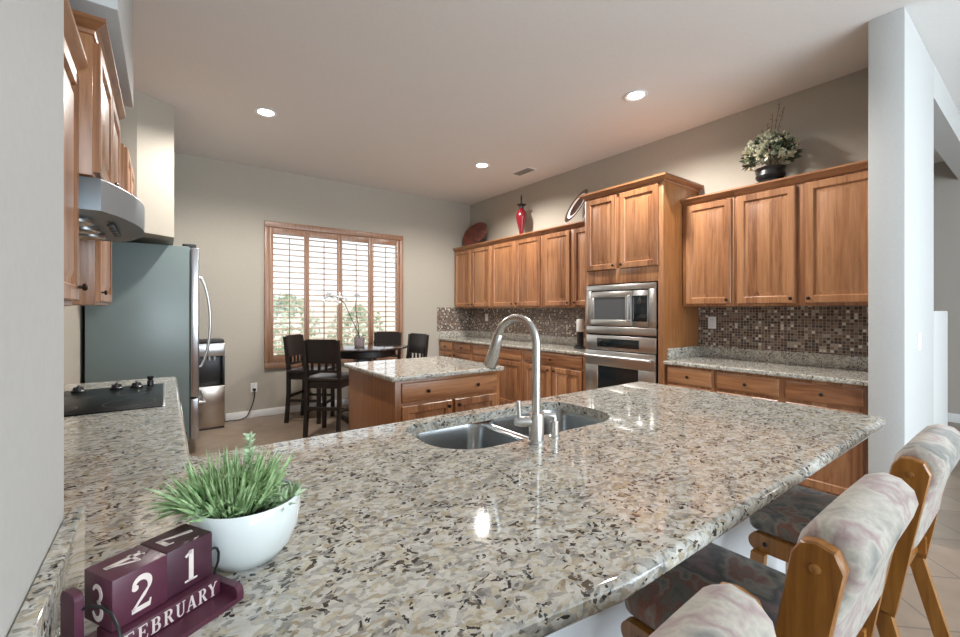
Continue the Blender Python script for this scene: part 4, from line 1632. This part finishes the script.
def glyph(ch):
    S = []

    def stem(x, y0=0.0, y1=1.0, w=TK):
        S.append(([(x, y0), (x, y1)], w))

    def serif(x, y, hw=0.14):
        S.append(([(x - hw, y), (x + hw, y)], TN))
    if ch == '2':
        a = arc(0.30, 0.72, 0.22, 0.25, 170, -35, 16)
        a += [(0.36, 0.42), (0.20, 0.24), (0.06, 0.07)]
        S.append((a, vary(16, 0.07, 0.17) + [0.10, 0.075, 0.07]))
        S.append(([(0.04, 0.07), (0.50, 0.07)], 0.14))
        S.append(([(0.50, 0.0), (0.54, 0.22)], 0.05))
        S.append((arc(0.13, 0.72, 0.045, 0.045, 0, 360, 12), 0.09))
    elif ch == '1':
        stem(0.30)
        S.append(([(0.32, 0.98), (0.12, 0.84)], 0.08))
        serif(0.30, 0.03, 0.2)
    elif ch == '4':
        stem(0.42)
        S.append(([(0.44, 0.98), (0.03, 0.31)], 0.075))
        S.append(([(0.0, 0.30), (0.58, 0.30)], 0.10))
        serif(0.42, 0.03, 0.17)
    elif ch == '7':
        S.append(([(0.04, 0.92), (0.56, 0.92)], 0.15))
        S.append(([(0.54, 0.9), (0.38, 0.5), (0.26, 0.0)], [0.08, 0.12, 0.16]))
        S.append(([(0.05, 0.99), (0.03, 0.74)], 0.05))
    elif ch == '3':
        S.append((arc(0.27, 0.74, 0.20, 0.22, 160, -90, 16), vary(16, 0.06, 0.15)))
        S.append((arc(0.27, 0.27, 0.23, 0.25, 90, -160, 16), vary(16, 0.06, 0.16)))
    elif ch == 'F':
        stem(0.16)
        serif(0.16, 0.03)
        S.append(([(0.02, 0.97), (0.56, 0.97)], TN))
        S.append(([(0.54, 1.0), (0.56, 0.76)], 0.05))
        S.append(([(0.16, 0.52), (0.42, 0.52)], TN))
        S.append(([(0.42, 0.64), (0.42, 0.40)], 0.05))
    elif ch == 'E':
        stem(0.16)
        S.append(([(0.02, 0.97), (0.56, 0.97)], TN))
        S.append(([(0.02, 0.03), (0.58, 0.03)], TN))
        S.append(([(0.54, 1.0), (0.56, 0.76)], 0.05))
        S.append(([(0.56, 0.0), (0.60, 0.26)], 0.05))
        S.append(([(0.16, 0.52), (0.42, 0.52)], TN))
        S.append(([(0.42, 0.64), (0.42, 0.40)], 0.05))
    elif ch in 'BR':
        stem(0.16)
        S.append(([(0.02, 0.97), (0.34, 0.97)], TN))
        S.append((arc(0.33, 0.75, 0.17, 0.22, 90, -90, 12), vary(12, TN, 0.14)))
        S.append(([(0.16, 0.52), (0.34, 0.52)], TN))
        if ch == 'B':
            S.append((arc(0.34, 0.275, 0.20, 0.245, 90, -90, 12), vary(12, TN, 0.15)))
            S.append(([(0.02, 0.03), (0.36, 0.03)], TN))
        else:
            serif(0.16, 0.03)
            S.append(([(0.34, 0.52), (0.56, 0.03)], 0.14))
            S.append(([(0.50, 0.03), (0.66, 0.03)], TN))
    elif ch == 'U':
        S.append(([(0.16, 1.0), (0.16, 0.32)], TK))
        S.append((arc(0.35, 0.30, 0.19, 0.27, 180, 360, 12), [0.15, 0.14, 0.12, 0.1, 0.08, 0.07] + [TN] * 7))
        S.append(([(0.54, 0.3), (0.54, 1.0)], TN))
        serif(0.16, 0.97)
        serif(0.54, 0.97, 0.11)
    elif ch == 'A':
        S.append(([(0.30, 1.0), (0.06, 0.0)], TN))
        S.append(([(0.31, 1.0), (0.55, 0.0)], TK))
        S.append(([(0.14, 0.33), (0.46, 0.33)], TN))
        serif(0.07, 0.03, 0.1)
        serif(0.55, 0.03, 0.13)
    elif ch == 'Y':
        S.append(([(0.08, 1.0), (0.31, 0.48)], TK))
        S.append(([(0.54, 1.0), (0.31, 0.48)], TN))
        stem(0.31, 0.0, 0.5)
        serif(0.31, 0.03)
        serif(0.09, 0.97, 0.12)
        serif(0.54, 0.97, 0.1)
    return S


def write(m, text, M, size, adv=0.68):
    for i, ch in enumerate(text):
        for pts, w in glyph(ch):
            q = [((p_[0] + i * adv) * size, p_[1] * size) for p_ in pts]
            ribbon(m, q, [x * size for x in w] if isinstance(w, (list, tuple)) else w * size, M)


# ------------------------------------------------------------------ perpetual calendar (local: x along the row, y away, z up)
CO = (0.0165, 0.7735, 0.9142)
cal = thing('block_calendar', 'maroon wooden block calendar tray reading FEBRUARY beside the plant pot', 'calendar', CO, R(30))
CUBE = 0.068
m = MB()
m.prism([(-0.097, -0.050), (0.056, -0.050), (0.056, 0.036), (-0.04, 0.036), (-0.07, 0.070), (-0.097, 0.070)], 0.0, 0.008)
m.build('tray', MAROON, cal, local=True)
for xa, xb, h, ya, yb in ((-0.107, -0.097, 0.088, 0.036, 0.070), (0.0560, 0.067, 0.024, -0.050, 0.036)):
    M = Matrix(((0, 0, 1, xa), (1, 0, 0, 0), (0, 1, 0, 0), (0, 0, 0, 1)))
    prof = round_poly([(ya, 0.0), (yb, 0.0), (yb, h), (ya, h)], [0.003, 0.003, 0.010, 0.010], 5)
    MB().prism(prof, 0, xb - xa, M).build('end_cheek', MAROON, cal, local=True)
m = MB()
m.tube([(0.0545, 0.010, 0.070), (0.060, 0.011, 0.0705), (0.066, 0.012, 0.067), (0.070, 0.013, 0.058), (0.070, 0.014, 0.044), (0.063, 0.015, 0.023)], 0.002, 8)
m.build('wire_loop', BLACK, cal, local=True)
m = MB()
m.tube([(-0.099, 0.040, 0.064), (-0.094, 0.026, 0.070), (-0.090, 0.008, 0.071), (-0.088, -0.008, 0.065), (-0.0875, -0.022, 0.052), (-0.088, -0.033, 0.034), (-0.090, -0.040, 0.006)], 0.0022, 8)
m.build('wire_loop', BLACK, cal, local=True)


def Mface(ox_, oy_, oz_, u, v, n):
    M = Matrix.Identity(4)
    for i in range(3):
        M[i][0], M[i][1], M[i][2], M[i][3] = u[i], v[i], n[i], (ox_, oy_, oz_)[i]
    return M


def date_cube(x0, front, topc, side, label, mat, sy=0.0):
    t = thing('date_cube', label, 'date cube', CO, R(30), group='date cubes in the calendar')
    y0 = 0.0 + sy
    z0_ = 0.0345
    MB().box(x0, x0 + CUBE, y0, y0 + CUBE, z0_, z0_ + CUBE, 0.0022).build('block', mat, t, local=True)
    m = MB()
    s = 0.046
    write(m, front, Mface(x0 + CUBE / 2 - 0.30 * s, y0 - 0.0003, z0_ + 0.010, (1, 0, 0), (0, 0, 1), (0, -1, 0)), s)
    write(m, topc, Mface(x0 + 0.056, y0 + CUBE / 2 - 0.3 * s, z0_ + CUBE + 0.0002, (0, 1, 0), (-1, 0, 0), (0, 0, 1)), s)
    if side:
        write(m, side, Mface(x0 - 0.0003, y0 + CUBE / 2 + 0.27 * s, z0_ + 0.009, (0, -1, 0), (0, 0, 1), (-1, 0, 0)), s)
    m.build('numerals', CREAM, t, local=True)
    return t


date_cube(-0.0835, '2', '4', '3', 'maroon date cube showing 2, left in the calendar', MAROON)
date_cube(-0.0150, '1', '7', None, 'darker maroon date cube showing 1, right in the calendar', MAROOND, 0.003)
# month bar in front of the cubes and the riser below them
mbk = thing('month_block', 'maroon month bar lettered FEBRUARY in front of the date cubes', 'month block', CO, R(30))
m = MB()
m.box(-0.085, 0.0545, -0.014, 0.034, 0.0085, 0.034, 0.0018)
m.build('bar', MAROON, mbk, local=True)
m = MB()
s = 0.0205
write(m, 'FEBRUARY', Mface(-0.078, -0.0143, 0.0105, (1, 0, 0), (0, 0, 1), (0, -1, 0)), s, 0.785)
m.build('lettering', CREAM, mbk, local=True)

# ------------------------------------------------------------------ plant in white bowl
PX, PY, PZ = 0.124, 0.898, 0.9142
bp_ = thing('potted_plant', 'bushy green grass plant in a round white ceramic bowl', 'potted plant', (PX, PY, PZ))
MB().lathe([(0, 0), (0.050, 0), (0.060, 0.004), (0.077, 0.026), (0.087, 0.056), (0.0905, 0.082), (0.0895, 0.106), (0.0875, 0.109), (0.085, 0.106), (0.084, 0.08), (0, 0.074)], (PX, PY, PZ), 56).build('bowl', CERAMIC, bp_)
MB().lathe([(0, 0.094), (0.05, 0.095), (0.084, 0.092), (0.0838, 0.082), (0, 0.080)], (PX, PY, PZ), 32).build('soil', SOIL, bp_)


def blade(m, p, d, L_, w, droop):
    p, d = Vector(p), Vector(d).normalized()
    s = d.cross(Vector((0, 0, 1)))
    if s.length < 0.05:
        s = Vector((1, 0, 0))
    a = random.uniform(0, PI)
    s.normalize()
    s2 = (s * math.cos(a) + d.cross(s) * math.sin(a)).normalized()
    pts_ = []
    for k in range(5):
        t = k / 4
        pts_.append(p + d * L_ * t + Vector((0, 0, -droop * L_ * t * t)))
    wd = [w * 0.7, w, w * 0.9, w * 0.6, 0.0]
    bm = m.bm
    prev = None
    for q, ww in zip(pts_, wd):
        if ww > 0:
            cur = [bm.verts.new(q + s2 * ww), bm.verts.new(q - s2 * ww)]
        else:
            cur = [bm.verts.new(q)]
        if prev:
            bm.faces.new(prev + cur[::-1])
        prev = cur


m = MB()
for _ in range(520):
    a = random.uniform(0, 2 * PI)
    r = 0.056 * math.sqrt(random.random())
    b = (PX - 0.024 + r * math.cos(a), PY + 0.006 + r * math.sin(a), PZ + 0.092)
    out = r / 0.056
    el = 1.5 - 0.5 * out + random.gauss(0, 0.2)
    d = (math.cos(a) * math.cos(el), math.sin(a) * math.cos(el), math.sin(el))
    blade(m, b, d, random.uniform(0.055, 0.122), random.uniform(0.0016, 0.0027), random.uniform(0.0, 0.22))
# short side needles along the stems
for _ in range(620):
    a = random.uniform(0, 2 * PI)
    r = 0.066 * math.sqrt(random.random())
    h = random.uniform(0.0, 0.062) * (1.15 - r / 0.066 * 0.7)
    b = (PX - 0.018 + r * math.cos(a), PY + 0.004 + r * math.sin(a), PZ + 0.097 + h)
    el = random.uniform(-0.1, 1.1)
    a2 = a + random.gauss(0, 0.8)
    blade(m, b, (math.cos(a2) * math.cos(el), math.sin(a2) * math.cos(el), math.sin(el)), random.uniform(0.014, 0.034), 0.0021, 0.1)
# sprays leaning out over the left edge
for _ in range(120):
    b = (PX - 0.062 + random.gauss(0, 0.012), PY + 0.015 + random.gauss(0, 0.015), PZ + 0.104)
    d = (-0.75 + random.gauss(0, 0.15), 0.50 + random.gauss(0, 0.2), 0.22 + random.gauss(0, 0.2))
    blade(m, b, d, random.uniform(0.04, 0.10), 0.0021, 0.12)
m.build('grass_leaves', LEAF, bp_)
m = MB()
for _ in range(150):
    a = random.uniform(0, 2 * PI)
    r = 0.030 * math.sqrt(random.random())
    b = (PX + 0.050 + r * math.cos(a), PY - 0.030 + r * math.sin(a), PZ + 0.095)
    el = random.uniform(0.2, 1.3)
    a2 = random.uniform(0, 2 * PI)
    blade(m, b, (math.cos(a2) * math.cos(el), math.sin(a2) * math.cos(el), math.sin(el)), random.uniform(0.025, 0.055), 0.0032, 0.3)
for k in range(60):
    t = k / 59
    q = Vector((PX + 0.005, PY + 0.02, PZ + 0.15 + 0.066 * t))
    a = k * 2.4
    blade(m, q, (math.cos(a), math.sin(a), 0.6), 0.014, 0.0026, 0.0)
m.build('succulent_leaves', LEAF2, bp_)
